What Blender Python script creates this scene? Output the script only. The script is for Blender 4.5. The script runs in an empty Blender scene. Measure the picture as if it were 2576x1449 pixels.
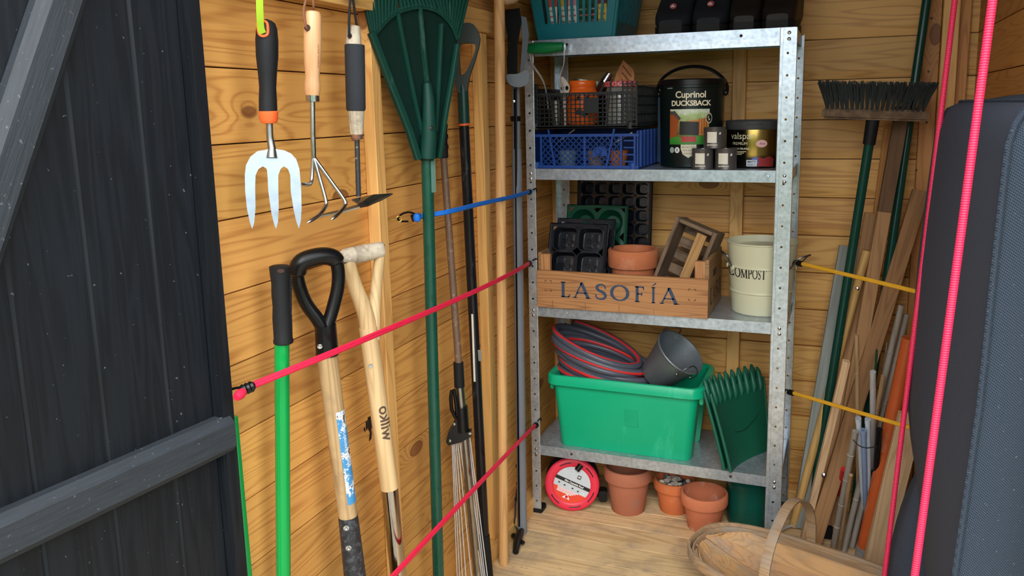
import bpy, bmesh, math, random
from mathutils import Vector, Matrix, Quaternion, noise
random.seed(7)
S = bpy.context.scene
COL = S.collection
PI = math.pi
# ---------------------------------------------------------------- camera
W, H_ = 2576, 1449
FPX, CX, CY = 2053.4, 1320.0, 625.0
YAW, PITCH, ROLL = math.radians(21.505), math.radians(9.673), math.radians(-1.164)
CAM = Vector((0, 0, 1.29))
_f = Vector((-math.sin(YAW)*math.cos(PITCH), math.cos(YAW)*math.cos(PITCH), -math.sin(PITCH)))
_r = Vector((math.cos(YAW), math.sin(YAW), 0)); _u = _r.cross(_f)
_r2 = math.cos(ROLL)*_r + math.sin(ROLL)*_u; _u2 = -math.sin(ROLL)*_r + math.cos(ROLL)*_u
cd = bpy.data.cameras.new('camera'); cam = bpy.data.objects.new('camera', cd); COL.objects.link(cam)
cd.sensor_width = 36; cd.lens = FPX/W*36; cd.clip_start = 0.02
cd.shift_x = -(CX-W/2)/W; cd.shift_y = (CY-H_/2)/W
cam.matrix_world = Matrix(((_r2.x, _u2.x, -_f.x, CAM.x), (_r2.y, _u2.y, -_f.y, CAM.y), (_r2.z, _u2.z, -_f.z, CAM.z), (0, 0, 0, 1)))
S.camera = cam
# ---------------------------------------------------------------- light
world = bpy.data.worlds.new('overcast_sky'); S.world = world; world.use_nodes = True
wn = world.node_tree.nodes; wl = world.node_tree.links
bg = wn['Background']; tc = wn.new('ShaderNodeTexCoord'); sx = wn.new('ShaderNodeSeparateXYZ'); cr = wn.new('ShaderNodeValToRGB')
wl.new(tc.outputs['Generated'], sx.inputs[0]); wl.new(sx.outputs[2], cr.inputs[0]); wl.new(cr.outputs[0], bg.inputs[0])
cr.color_ramp.elements[0].position = 0.0; cr.color_ramp.elements[0].color = (0.80, 0.86, 0.92, 1)
cr.color_ramp.elements[1].position = 0.7; cr.color_ramp.elements[1].color = (1.0, 1.0, 1.0, 1)
bg.inputs[1].default_value = 2.0
sd = bpy.data.lights.new('hazy_sun', 'SUN'); sd.energy = 0.9; sd.angle = math.radians(40); sd.color = (1.0, 0.97, 0.92)
sun = bpy.data.objects.new('hazy_sun', sd); COL.objects.link(sun)
sun.rotation_euler = Vector((-0.22, 0.80, -0.62)).to_track_quat('-Z', 'Y').to_euler()
S.view_settings.view_transform = 'Standard'; S.view_settings.look = 'None'
S.view_settings.exposure = 1.2; S.view_settings.gamma = 1.0; S.view_settings.use_curve_mapping = False

# ---------------------------------------------------------------- helpers
def ray(px, py):
    return _r2*((px-CX)/FPX) - _u2*((py-CY)/FPX) + _f
def at(px, py, x=None, y=None, z=None):
    """world point seen at photo pixel (px,py) on the given wall / shelf / floor plane"""
    d = ray(px, py)
    t = (x-CAM.x)/d.x if x is not None else (y-CAM.y)/d.y if y is not None else (z-CAM.z)/d.z
    return CAM + d*t
V = Vector

class MB:
    """collects shapes; .build links them as one mesh object"""
    def __init__(s): s.v = []; s.f = []
    def add(s, vs, fs):
        n = len(s.v); s.v += [tuple(v) for v in vs]; s.f += [tuple(i+n for i in f) for f in fs]; return s
    def box(s, c, d, bev=0.0, M=None):
        bm = bmesh.new(); bmesh.ops.create_cube(bm, size=1)
        for v in bm.verts: v.co = V((v.co.x*d[0], v.co.y*d[1], v.co.z*d[2]))
        if bev: bmesh.ops.bevel(bm, geom=list(bm.edges), offset=bev, segments=1 if bev < .0016 else 2, affect='EDGES')
        c = V(c); s.bm(bm, (lambda p: M @ p + c) if M is not None else (lambda p: p + c)); return s
    def bm(s, bm, fn=lambda p: p):
        bm.verts.index_update()
        s.add([fn(v.co) for v in bm.verts], [[v.index for v in f.verts] for f in bm.faces]); bm.free(); return s
    def tube(s, pts, r, n=10, caps=True, closed=False, flat=None):
        """sweep a circle (or flat=(w,h,updir) rounded strip) along pts, radius number or list"""
        pts = [V(p) for p in pts]; m = len(pts)
        rs = r if isinstance(r, (list, tuple)) else [r]*m
        T = []
        for i in range(m):
            a = pts[(i-1) % m] if (closed or i) else pts[0]; b = pts[(i+1) % m] if (closed or i < m-1) else pts[-1]
            t = b-a; T.append(t.normalized() if t.length > 1e-9 else V((0, 0, 1)))
        up = flat[2] if flat else None
        N = V(up) if up else (V((0, 0, 1)) if abs(T[0].z) < .9 else V((1, 0, 0)))
        base = len(s.v); vs = []
        for i in range(m):
            N = (N - T[i]*N.dot(T[i])); N = N.normalized() if N.length > 1e-6 else T[i].orthogonal().normalized()
            B = T[i].cross(N)
            for k in range(n):
                a = 2*PI*(k+.5)/n
                if flat:
                    c, q = math.cos(a), math.sin(a); e = .45
                    vs.append(pts[i] + B*(flat[0]/2*math.copysign(abs(c)**e, c))*rs[i] + N*(flat[1]/2*math.copysign(abs(q)**e, q))*rs[i])
                else: vs.append(pts[i] + (N*math.cos(a)+B*math.sin(a))*rs[i])
        fs = []
        for i in range(m if closed else m-1):
            j = (i+1) % m
            for k in range(n): l = (k+1) % n; fs.append((i*n+k, i*n+l, j*n+l, j*n+k))
        if caps and not closed: fs.append(tuple(range(n-1, -1, -1))); fs.append(tuple((m-1)*n+k for k in range(n)))
        return s.add(vs, fs)
    def lathe(s, prof, n=32, M=None, closed=False, sx=1, sy=1, caps=True):
        """profile [(r,z)] turned round z"""
        M = M or Matrix.Identity(4); vs = []; fs = []
        for r, z in prof:
            for k in range(n): a = 2*PI*k/n; vs.append(M @ V((r*math.cos(a)*sx, r*math.sin(a)*sy, z)))
        m = len(prof)
        for i in range(m if closed else m-1):
            j = (i+1) % m
            for k in range(n): l = (k+1) % n; fs.append((i*n+k, i*n+l, j*n+l, j*n+k))
        if not closed and caps:
            if prof[0][0] > 1e-6: fs.append(tuple(range(n-1, -1, -1)))
            if prof[-1][0] > 1e-6: fs.append(tuple((m-1)*n+k for k in range(n)))
        return s.add(vs, fs)
    def prism(s, poly, h, M=None, z0=0.0):
        """2D polygon in local xy, extruded z0..z0+h"""
        M = M or Matrix.Identity(4); n = len(poly)
        vs = [M @ V((p[0], p[1], z0)) for p in poly] + [M @ V((p[0], p[1], z0+h)) for p in poly]
        fs = [tuple(range(n-1, -1, -1)), tuple(range(n, 2*n))] + [(i, (i+1) % n, n+(i+1) % n, n+i) for i in range(n)]
        return s.add(vs, fs)
    def bar(s, a, b, w, h, up=(0, 0, 1), bev=0.0, tw=0):
        """rectangular bar from a to b, width w across, height h along up"""
        a = V(a); b = V(b); t = (b-a); L = t.length; t.normalize(); u = V(up); u = (u-t*u.dot(t)).normalized(); r = t.cross(u)
        M = Matrix((t, r, u)).transposed()
        return s.box((a+b)/2, (L, w, h), bev, M)
    def sheet(s, fn, nu, nv, th=0.0, wrap=False):
        """grid surface fn(u,v) u,v in 0..1; th gives thickness through normals"""
        P = [[V(fn(i/nu, j/nv)) for j in range(nv+1)] for i in range(nu+(0 if wrap else 1))]
        U = len(P); vs = [p for row in P for p in row]; m = nv+1; fs = []
        R = U if wrap else U-1
        for i in range(R):
            for j in range(nv): k = (i+1) % U; fs.append((i*m+j, k*m+j, k*m+j+1, i*m+j+1))
        if not th: return s.add(vs, fs)
        nr = [V((0, 0, 0)) for _ in vs]
        for f in fs:
            q = (vs[f[2]]-vs[f[0]]).cross(vs[f[3]]-vs[f[1]])
            for i in f: nr[i] += q
        nr = [q.normalized() if q.length > 1e-12 else V((0, 0, 1)) for q in nr]
        N = len(vs); vs2 = vs + [p - q*th for p, q in zip(vs, nr)]
        f2 = fs + [tuple(N+i for i in reversed(f)) for f in fs]
        cnt = {}
        for f in fs:
            for a, b in zip(f, f[1:]+f[:1]): cnt[(a, b)] = 1
        for (a, b) in list(cnt):
            if (b, a) not in cnt: f2.append((b, a, N+a, N+b))
        return s.add(vs2, f2)
    def text(s, txt, size, M, depth=0.0, wrap=None, font=None, space=1.0, align='CENTER', bold=0.0, fine=0):
        """lettering lying in local xy, placed by M (or wrapped round a cylinder of radius wrap about local y at z=-wrap)"""
        c = bpy.data.curves.new('t', 'FONT'); c.body = txt; c.size = size; c.align_x = align; c.align_y = 'CENTER'; c.space_character = space; c.offset = bold
        c.resolution_u = 3
        o = bpy.data.objects.new('t', c); COL.objects.link(o); dg = bpy.context.evaluated_depsgraph_get(); me = o.evaluated_get(dg).to_mesh()
        vs = [v.co.copy() for v in me.vertices]; fs = [tuple(p.vertices) for p in me.polygons]
        o.evaluated_get(dg).to_mesh_clear(); bpy.data.objects.remove(o); bpy.data.curves.remove(c)
        if fine:
            bm = bmesh.new(); bv = [bm.verts.new(v) for v in vs]
            for f in fs:
                try: bm.faces.new([bv[i] for i in f])
                except ValueError: pass
            bmesh.ops.triangulate(bm, faces=bm.faces)
            for _ in range(4):
                ee = [e for e in bm.edges if e.calc_length() > fine]
                if not ee: break
                bmesh.ops.subdivide_edges(bm, edges=ee, cuts=1); bmesh.ops.triangulate(bm, faces=bm.faces)
            bm.verts.index_update(); vs = [v.co.copy() for v in bm.verts]; fs = [tuple(v.index for v in f.verts) for f in bm.faces]; bm.free()
        if wrap: vs = [V((wrap*math.sin(v.x/wrap), v.y, wrap*math.cos(v.x/wrap)-wrap)) for v in vs]
        return s.add([M @ v for v in vs], fs)
    def moved(s, M):
        s.v = [tuple(M @ V(v)) for v in s.v]; return s
    def build(s, name, mat, parent=None, smooth=38, loc=None, clean=False):
        me = bpy.data.meshes.new(name); me.from_pydata(s.v, [], s.f)
        bm = bmesh.new(); bm.from_mesh(me)
        bmesh.ops.remove_doubles(bm, verts=bm.verts, dist=1e-6) if clean else None
        bmesh.ops.recalc_face_normals(bm, faces=bm.faces); bm.to_mesh(me); bm.free()
        if smooth:
            me.polygons.foreach_set('use_smooth', [True]*len(me.polygons)); me.set_sharp_from_angle(angle=math.radians(smooth))
        me.materials.append(mat); o = bpy.data.objects.new(name, me); COL.objects.link(o)
        if parent is not None: o.parent = parent
        if loc is not None: o.location = loc
        return o

def tag(o, label=None, cat=None, group=None, kind=None):
    if label: o['label'] = label
    if cat: o['category'] = cat
    if group: o['group'] = group
    if kind: o['kind'] = kind
    return o
def thing(name, label, cat, loc, rot=None, group=None):
    o = bpy.data.objects.new(name, None); COL.objects.link(o); o.empty_display_size = .05
    M = (rot.to_4x4() if rot is not None else Matrix.Identity(4)); M.translation = V(loc); o.matrix_world = M
    tag(o, label, cat, group); return o
def local(o):
    M = o.matrix_basis.inverted(); return lambda p: M @ V(p)
def dup(o, loc=None, parent=None, label=None):
    c = o.copy(); COL.objects.link(c); c.parent = parent
    if loc is not None: c.location = loc
    if label: c['label'] = label
    for ch in list(o.children): dup(ch, None, c)
    return c
def frame(xa, za=None, ya=None):
    """rotation whose columns are the given axes (two given, third computed)"""
    X = V(xa).normalized()
    if za is not None: Z = V(za); Z = (Z-X*Z.dot(X)).normalized(); Y = Z.cross(X)
    else: Y = V(ya); Y = (Y-X*Y.dot(X)).normalized(); Z = X.cross(Y)
    return Matrix((X, Y, Z)).transposed()
def zframe(za, xa):
    Z = V(za).normalized(); X = V(xa); X = (X-Z*X.dot(Z)).normalized(); Y = Z.cross(X)
    return Matrix((X, Y, Z)).transposed()
def arc(c, r, a0, a1, n, ax=(1, 0, 0), ay=(0, 0, 1), ry=None):
    c = V(c); ax = V(ax); ay = V(ay); ry = r if ry is None else ry
    return [c + ax*r*math.cos(math.radians(a0+(a1-a0)*i/n)) + ay*ry*math.sin(math.radians(a0+(a1-a0)*i/n)) for i in range(n+1)]
def smoothpath(pts, k=6, closed=False):
    """Catmull-Rom through pts"""
    P = [V(p) for p in pts]; n = len(P); out = []
    R = n if closed else n-1
    for i in range(R):
        g = (lambda j: P[j % n]) if closed else (lambda j: P[max(0, min(n-1, j))])
        a, b, c, d = g(i-1), g(i), g(i+1), g(i+2)
        for q in range(k):
            t = q/k; out.append(.5*((2*b)+(c-a)*t+(2*a-5*b+4*c-d)*t*t+(3*b-a-3*c+d)*t**3))
    if not closed: out.append(P[-1])
    return out

# ---------------------------------------------------------------- materials
MATS = {}
class NT:
    def __init__(s, name):
        m = bpy.data.materials.new(name); m.use_nodes = True; s.m = m; s.t = m.node_tree; s.b = s.t.nodes['Principled BSDF']; MATS[name] = m
    def n(s, typ, ins=None, **kw):
        nd = s.t.nodes.new('ShaderNode'+typ)
        for k, v in kw.items(): setattr(nd, k, v)
        for k, v in (ins or {}).items(): s.set(nd.inputs[k], v)
        return nd
    def set(s, sock, v):
        if isinstance(v, bpy.types.NodeSocket): s.t.links.new(v, sock)
        else: sock.default_value = v
    def math(s, op, a, b=None, c=None, clamp=False):
        nd = s.n('Math', operation=op, use_clamp=clamp); s.set(nd.inputs[0], a)
        if b is not None: s.set(nd.inputs[1], b)
        if c is not None: s.set(nd.inputs[2], c)
        return nd.outputs[0]
    def ramp(s, fac, stops, interp='LINEAR'):
        nd = s.n('ValToRGB'); nd.color_ramp.interpolation = interp; s.set(nd.inputs[0], fac); e = nd.color_ramp.elements
        while len(e) < len(stops): e.new(.5)
        for el, (p, c) in zip(e, stops): el.position = p; el.color = (*c, 1) if len(c) == 3 else c
        return nd.outputs[0]
    def mix(s, fac, a, b, blend='MIX'):
        nd = s.n('Mix', data_type='RGBA', blend_type=blend); s.set(nd.inputs[0], fac); s.set(nd.inputs[6], a); s.set(nd.inputs[7], b); return nd.outputs[2]
    def coords(s, scale=(1, 1, 1), rand=True, kind='Object'):
        c = s.n('TexCoord').outputs[kind]
        if rand:
            r = s.n('ObjectInfo').outputs['Random']; k = s.n('VectorMath', operation='SCALE'); s.set(k.inputs[0], (37.1, 51.7, 23.3)); s.set(k.inputs[3], r)
            a = s.n('VectorMath', operation='ADD'); s.set(a.inputs[0], c); s.set(a.inputs[1], k.outputs[0]); c = a.outputs[0]
        if scale != (1, 1, 1):
            a = s.n('VectorMath', operation='MULTIPLY'); s.set(a.inputs[0], c); s.set(a.inputs[1], scale); c = a.outputs[0]
        return c
    def noise(s, vec, scale, detail=4, rough=.55, dist=0.0):
        return s.n('TexNoise', {'Vector': vec, 'Scale': scale, 'Detail': detail, 'Roughness': rough, 'Distortion': dist}).outputs[0]
    def bump(s, h, strength, dist=.001, normal=None):
        nd = s.n('Bump', {'Height': h, 'Strength': strength, 'Distance': dist})
        s.t.links.new(nd.outputs[0], s.b.inputs['Normal']); return nd
    def out(s, col=None, rough=None, metal=None, **kw):
        if col is not None: s.set(s.b.inputs['Base Color'], (*col, 1) if isinstance(col, tuple) and len(col) == 3 else col)
        if rough is not None: s.set(s.b.inputs['Roughness'], rough)
        if metal is not None: s.set(s.b.inputs['Metallic'], metal)
        for k, v in kw.items(): s.set(s.b.inputs[k.replace('_', ' ')], v)
        return s.m
def srgb(h):
    h = h.lstrip('#'); c = [int(h[i:i+2], 16)/255 for i in (0, 2, 4)]
    return tuple(x/12.92 if x <= .04045 else ((x+.055)/1.055)**2.4 for x in c)

def wood(name, light, dark, knot=None, axis=0, rough=.55, freq=1.0, knots=True, contrast=1.0, var=.12, sc=1.0, stain=None):
    """timber: growth-ring bands running along one local axis, bending round knots, tone varying by board"""
    N = NT(name); light = srgb(light); dark = srgb(dark); knot = srgb(knot) if knot else tuple(c*.4 for c in dark)
    order = {0: (1, 1, 1)}
    c = N.coords()
    sp = N.n('SeparateXYZ', {0: c}).outputs
    L = sp[axis]; a, b = [sp[i] for i in range(3) if i != axis]
    cross = N.n('CombineXYZ', {0: N.math('MULTIPLY', L, .55*sc), 1: N.math('MULTIPLY', a, 8.0*sc), 2: N.math('MULTIPLY', b, 8.0*sc)}).outputs[0]
    big = N.noise(cross, 1.6, 2, .5)
    v = N.math('MULTIPLY', big, 15.0*freq)
    if knots:
        kv = N.n('CombineXYZ', {0: N.math('MULTIPLY', L, 2.3), 1: N.math('MULTIPLY', a, 4.4), 2: N.math('MULTIPLY', b, 4.4)}).outputs[0]
        vo = N.n('TexVoronoi', {'Vector': kv, 'Scale': 1.0, 'Randomness': 1.0}); d = vo.outputs['Distance']
        hump = N.math('POWER', N.math('SUBTRACT', 1.0, N.math('MULTIPLY', d, 2.6), clamp=True), 3.0)
        v = N.math('ADD', v, N.math('MULTIPLY', hump, 7.0))
    ring = N.math('ADD', N.math('MULTIPLY', N.math('SINE', N.math('MULTIPLY', v, 6.283)), .5), .5)
    ring = N.math('POWER', ring, 3.2)
    fib = N.noise(N.n('CombineXYZ', {0: N.math('MULTIPLY', L, 6), 1: N.math('MULTIPLY', a, 260), 2: N.math('MULTIPLY', b, 260)}).outputs[0], 1.0, 3, .6)
    blot = N.noise(c, 4.0, 2, .5)
    f = N.math('ADD', N.math('MULTIPLY', ring, .52*contrast), N.math('ADD', N.math('MULTIPLY', N.math('SUBTRACT', fib, .5), .75*contrast), N.math('MULTIPLY', N.math('SUBTRACT', blot, .5), .6)), clamp=True)
    col = N.mix(f, (*light, 1), (*dark, 1))
    rnd = N.n('ObjectInfo').outputs['Random']
    hs = N.n('HueSaturation', {'Value': N.math('ADD', N.math('MULTIPLY', N.math('SUBTRACT', rnd, .5), 2*var), 1.0), 'Hue': N.math('ADD', N.math('MULTIPLY', N.math('SUBTRACT', N.math('FRACT', N.math('MULTIPLY', rnd, 7.3)), .5), .006), .5), 'Color': col})
    col = hs.outputs[0]
    if knots:
        km = N.ramp(d, [(0.060, (1, 1, 1)), (0.078, (0, 0, 0))]); ke = N.ramp(d, [(0.055, (0, 0, 0)), (.068, (1, 1, 1)), (.080, (0, 0, 0))])
        sz = N.math('GREATER_THAN', N.n('SeparateColor', {0: vo.outputs['Color']}).outputs[0], .35)
        col = N.mix(N.math('MULTIPLY', N.math('MULTIPLY', km, sz), .75), col, (*knot, 1)); col = N.mix(N.math('MULTIPLY', N.math('MULTIPLY', ke, sz), .6), col, tuple(x*.45 for x in knot)+(1,))
    if stain:
        st = N.noise(c, stain[1], 5, .65); col = N.mix(N.math('MULTIPLY', N.ramp(st, [(.48, (0, 0, 0)), (.66, (1, 1, 1))]), stain[2]), col, (*srgb(stain[0]), 1))
    N.bump(N.math('ADD', fib, N.math('MULTIPLY', ring, .5)), .18, .0008)
    return N.out(col, rough)
def plastic(name, col, rough=.4, var=.10, scale=30, bump=.05, scratch=None, spec=.35):
    N = NT(name); c = N.coords(); n = N.noise(c, scale, 4, .6); col = srgb(col)
    cc = N.mix(n, tuple(x*(1-var) for x in col)+(1,), tuple(min(1, x*(1+var)+.002) for x in col)+(1,))
    if scratch:
        s2 = N.noise(N.coords((1, 1, .25)), scratch[1], 6, .7); cc = N.mix(N.math('MULTIPLY', N.ramp(s2, [(.60, (0, 0, 0)), (.68, (1, 1, 1))]), scratch[2]), cc, (*srgb(scratch[0]), 1))
    N.bump(N.noise(c, scale*9, 2, .5), bump, .0004)
    r = N.math('ADD', N.math('MULTIPLY', n, .16), rough-.08)
    return N.out(cc, r, Specular_IOR_Level=spec)
def metal(name, col, rough=.3, rust=None, scale=40, var=.2, met=1.0, bump=.1):
    N = NT(name); c = N.coords(); n = N.noise(c, scale, 5, .6); col = srgb(col)
    cc = N.mix(n, tuple(x*(1-var) for x in col)+(1,), tuple(min(1, x*(1+var)) for x in col)+(1,)); m = met
    r = N.math('ADD', N.math('MULTIPLY', n, .25), max(0, rough-.12))
    if rust:
        k = N.ramp(N.noise(c, rust[1], 6, .7), [(rust[2], (0, 0, 0)), (rust[2]+.08, (1, 1, 1))]); cc = N.mix(k, cc, (*srgb(rust[0]), 1))
        m = N.math('MULTIPLY', N.math('SUBTRACT', 1.0, k), met); r = N.math('MAXIMUM', r, N.math('MULTIPLY', k, .8))
    N.bump(n, bump, .0006)
    return N.out(cc, r, m)
def galvanised(name, base='#9aa0a4', met=.85):
    N = NT(name); c = N.coords(); b = srgb(base)
    d = N.n('TexVoronoi', {'Vector': c, 'Scale': 110.0, 'Randomness': 1.0}, feature='SMOOTH_F1').outputs['Distance']
    f = N.math('ADD', N.math('MULTIPLY', N.noise(c, 35, 4, .65), .7), N.math('MULTIPLY', d, .45), clamp=True)
    col = N.mix(f, tuple(x*.5 for x in b)+(1,), tuple(min(1, x*1.75) for x in b)+(1,))
    return N.out(col, .30, met)
def terracotta(name, col, pale='#d9b9a2', amt=.5):
    N = NT(name); c = N.coords(); n = N.noise(c, 9, 6, .65); s = N.noise(c, 170, 3, .6); b = srgb(col)
    cc = N.mix(n, tuple(x*.78 for x in b)+(1,), tuple(min(1, x*1.15) for x in b)+(1,))
    cc = N.mix(N.math('MULTIPLY', N.ramp(N.noise(c, 14, 6, .7), [(.54, (0, 0, 0)), (.72, (1, 1, 1))]), amt), cc, (*srgb(pale), 1))
    N.bump(s, .25, .0006); return N.out(cc, .85, Specular_IOR_Level=.25)
def flatcol(name, col, rough=.6, met=0.0):
    N = NT(name); c = N.coords(); n = N.noise(c, 60, 3, .6); b = srgb(col)
    return N.out(N.mix(n, tuple(x*.93 for x in b)+(1,), tuple(min(1, x*1.07) for x in b)+(1,)), rough, met)

# ---------------------------------------------------------------- photo-guided frames
def rpx(w, p):
    """radius in metres of something w photo pixels wide at point p"""
    return w/2*((V(p)-CAM).dot(_f))/FPX
class Face:
    """upright frame through a point: local x across, local z up, local y away from whoever stands at the door"""
    def __init__(s, px, py, n=None, pt=None, **pl):
        s.o = V(pt) if pt is not None else at(px, py, **pl)
        n = V(n) if n is not None else V((CAM.x-s.o.x, CAM.y-s.o.y, 0))
        s.n = n.normalized(); up = V((0, 0, 1)); up = (up-s.n*up.dot(s.n)).normalized()
        s.R = Matrix((up.cross(s.n), -s.n, up)).transposed(); s.Ri = s.R.inverted()
    def w(s, px, py, d=0.0):
        q = s.o - s.n*d; r = ray(px, py); return CAM + r*((q-CAM).dot(s.n)/r.dot(s.n))
    def l(s, px, py, d=0.0): return s.Ri @ (s.w(px, py, d)-s.o)
    def r(s, w): return rpx(w, s.o)
    def loc(s, p): return s.Ri @ (V(p)-s.o)
def plate(mb, pts, t, y=0.0):
    """outline in local xz, thickness t along local y"""
    n = len(pts); vs = [(p[0], y-t/2, p[2]) for p in pts] + [(p[0], y+t/2, p[2]) for p in pts]
    return mb.add(vs, [tuple(range(n)), tuple(range(2*n-1, n-1, -1))] + [(i, (i+1) % n, n+(i+1) % n, n+i) for i in range(n)])
# ================================================================ the shed itself
XL, XR, YB, YF, ZC = -.94, .335, 2.68, 0.99, 1.95
pine = wood('pine_cladding', '#d69e54', '#a4662a', '#7d3f1c', axis=0)
pine_back = wood('pine_cladding_back', '#d9a65e', '#a66c30', '#7a3f1a', axis=0)
pine_right = wood('pine_cladding_right', '#c58a48', '#9a6029', '#6b3714', axis=0)
stud_m = wood('planed_stud_timber', '#dfae68', '#b98243', '#8a4a22', axis=0, freq=.8)
floor_m = wood('floor_boards_timber', '#d0b184', '#a3814f', '#6d4a2a', axis=0, freq=.7, var=.07, rough=.75, stain=('#8f7f6c', 7.0, .6))
_fm = floor_m.node_tree; _b = _fm.nodes['Principled BSDF']; _col = _b.inputs['Base Color'].links[0].from_socket
_N = NT.__new__(NT); _N.m = floor_m; _N.t = _fm; _N.b = _b
_c = _N.coords(); _sp = _N.ramp(_N.noise(_c, 55, 3, .6), [(.70, (0, 0, 0)), (.735, (1, 1, 1))])
_N.out(_N.mix(_N.math('MULTIPLY', _sp, .7), _col, (*srgb('#3a2a1c'), 1)))     # trodden-in soil crumbs
tongue_m = wood('fresh_tongue_timber', '#e9d5a0', '#d9bd82', axis=0, knots=False)
skin_m = wood('dark_outer_skin', '#4a3320', '#35230f', axis=0, knots=False)
black_m = None

def struct(o): o['kind'] = 'structure'; return o
g = MB().box((0, 0, -.16), (14, 14, .08))
gm = NT('paved_ground'); _c = gm.coords((1, 1, 1), False); gm.out(gm.mix(gm.noise(_c, 5, 5, .6), (*srgb('#8d8a80'), 1), (*srgb('#b4b0a4'), 1)), .9)
struct(g.build('ground', gm.m))
# unseen ring of greenery round the shed, added to shape daylight and reflections
hm = NT('hedge_leaves'); _c = hm.coords((1, 1, 1), False); hm.out(hm.mix(hm.noise(_c, 14, 6, .7), (*srgb('#1f3314'), 1), (*srgb('#6f8f45'), 1)), .8)
hb = MB()
def hedge_pt(u, v):
    a = math.radians(360*u); r = 4.6+.25*noise.noise(V((math.cos(a)*5, math.sin(a)*5, v*6))); return V((r*math.cos(a)*1.1, .6+r*math.sin(a), -.14+1.55*v+.12*noise.noise(V((u*22, v*4, 3)))))
hb.sheet(hedge_pt, 120, 12, .5); struct(hb.build('unseen_hedge', hm.m))

# floor: a fresh-wood sub layer with weathered planks running across the shed
fl = MB().box(((XL+XR)/2, (YF+YB)/2, -.0195), (XR-XL+.1, YB-YF+.1, .03)).build('floor', tongue_m); struct(fl)
pl = None; k = -4
while True:
    y1 = 2.300-.111*k; y0 = y1-.111+.0030; k += 1
    if y1 < YF+.02: break
    if y0 > YB: continue
    if pl is None: pl = o = MB().box((0, 0, 0), (XR-XL+.05, .111-.0030, .018), .001).build('floor_plank', floor_m, fl)
    else: o = pl.copy(); COL.objects.link(o)
    o.location = ((XL+XR)/2, (y0+y1)/2, -.009)
    if y1 > YB+.05: o.location.y = 0; bpy.data.objects.remove(o); pl = None if pl is o else pl

def cladding(parent, length, pitch, zref, mat, place, bead=False, ztop=ZC):
    """horizontal boards, each its own object; local x along the wall, local y out of the room, local z up"""
    h = pitch-.0022; c = .0025
    if bead: prof = [(0, h), (0, .026), (.0045, 0.002), (.0055, 0), (.014, 0), (.014, h)]
    else: prof = [(c*.4, h), (0, h-c*.4), (0, c*.4), (c*.4, 0), (.014, 0), (.014, h)]
    mb = MB(); n = len(prof); vs = [(sx*length/2, p[0], p[1]) for sx in (-1, 1) for p in prof]
    mb.add(vs, [tuple(range(n)), tuple(range(2*n-1, n-1, -1))] + [(i, (i+1) % n, n+(i+1) % n, n+i) for i in range(n)])
    first = None; k = math.floor((ztop-zref)/pitch)
    while zref+k*pitch > -pitch*.9:
        if first is None: first = o = mb.build('cladding_board', mat, parent, smooth=0)
        else: o = first.copy(); COL.objects.link(o)
        place(o, zref+k*pitch); k -= 1
# left wall
wlft = struct(MB().box((XL-.022, (YF+YB)/2, ZC/2-.03), (.012, YB-YF+.04, ZC+.06)).build('wall_left', skin_m))
Rl = Matrix.Rotation(PI/2, 3, 'Z')     # local x -> +y, local y -> -x
def pl_left(o, z): o.rotation_euler = Rl.to_euler(); o.location = (XL, (YF+YB)/2+.02, z)
cladding(wlft, YB-YF+.02, .1223, 1.000, pine, pl_left)
wbk = struct(MB().box(((XL+XR)/2, YB+.022, ZC/2-.03), (XR-XL+.08, .012, ZC+.06)).build('wall_back', skin_m))
def pl_back(o, z): o.location = ((XL+XR)/2, YB, z)
cladding(wbk, XR-XL+.03, .1193, 1.4797, pine_back, pl_back, True)
wrt = struct(MB().box((XR+.022, (1.12+YB)/2, ZC/2-.03), (.012, YB-1.12+.04, ZC+.06)).build('wall_right', skin_m))
def pl_right(o, z): o.rotation_euler = (0, 0, -PI/2); o.location = (XR, (1.12+YB)/2, z)
cladding(wrt, YB-1.12+.02, .1193, 1.4797, pine_right, pl_right)
struct(MB().box(((XL+XR)/2, (1.03+YB)/2, ZC+.02), (XR-XL+.14, YB-1.03+.16, .03)).build('ceiling', skin_m))

def stick(a, b, w, d, parent, name='stud', mat=stud_m, up=(0, 0, 1), bev=.0015):
    """squared timber with its own grain axis: local x runs a -> b"""
    a = V(a); b = V(b); R = frame(b-a, ya=up); o = MB().box((0, 0, 0), ((b-a).length, w, d), bev).build(name, mat, parent)
    M = R.to_4x4(); M.translation = (a+b)/2; o.matrix_basis = M; return o
SMEARS = []
# left wall framing
stick((XL+.0145, 1.497, .045), (XL+.0145, 1.497, 1.492), .034, .028, wlft, up=(0, 1, 0))
stick((XL+.0145, 2.046, .045), (XL+.0145, 2.046, 1.492), .038, .028, wlft, up=(0, 1, 0))
stick((XL+.018, 1.0, 1.522), (XL+.018, YB, 1.522), .035, .058, wlft, 'top_rail', up=(1, 0, 0))
stick((XL+.023, 1.0, .022), (XL+.023, YB, .022), .045, .044, wlft, 'bottom_plate', up=(1, 0, 0))
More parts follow.
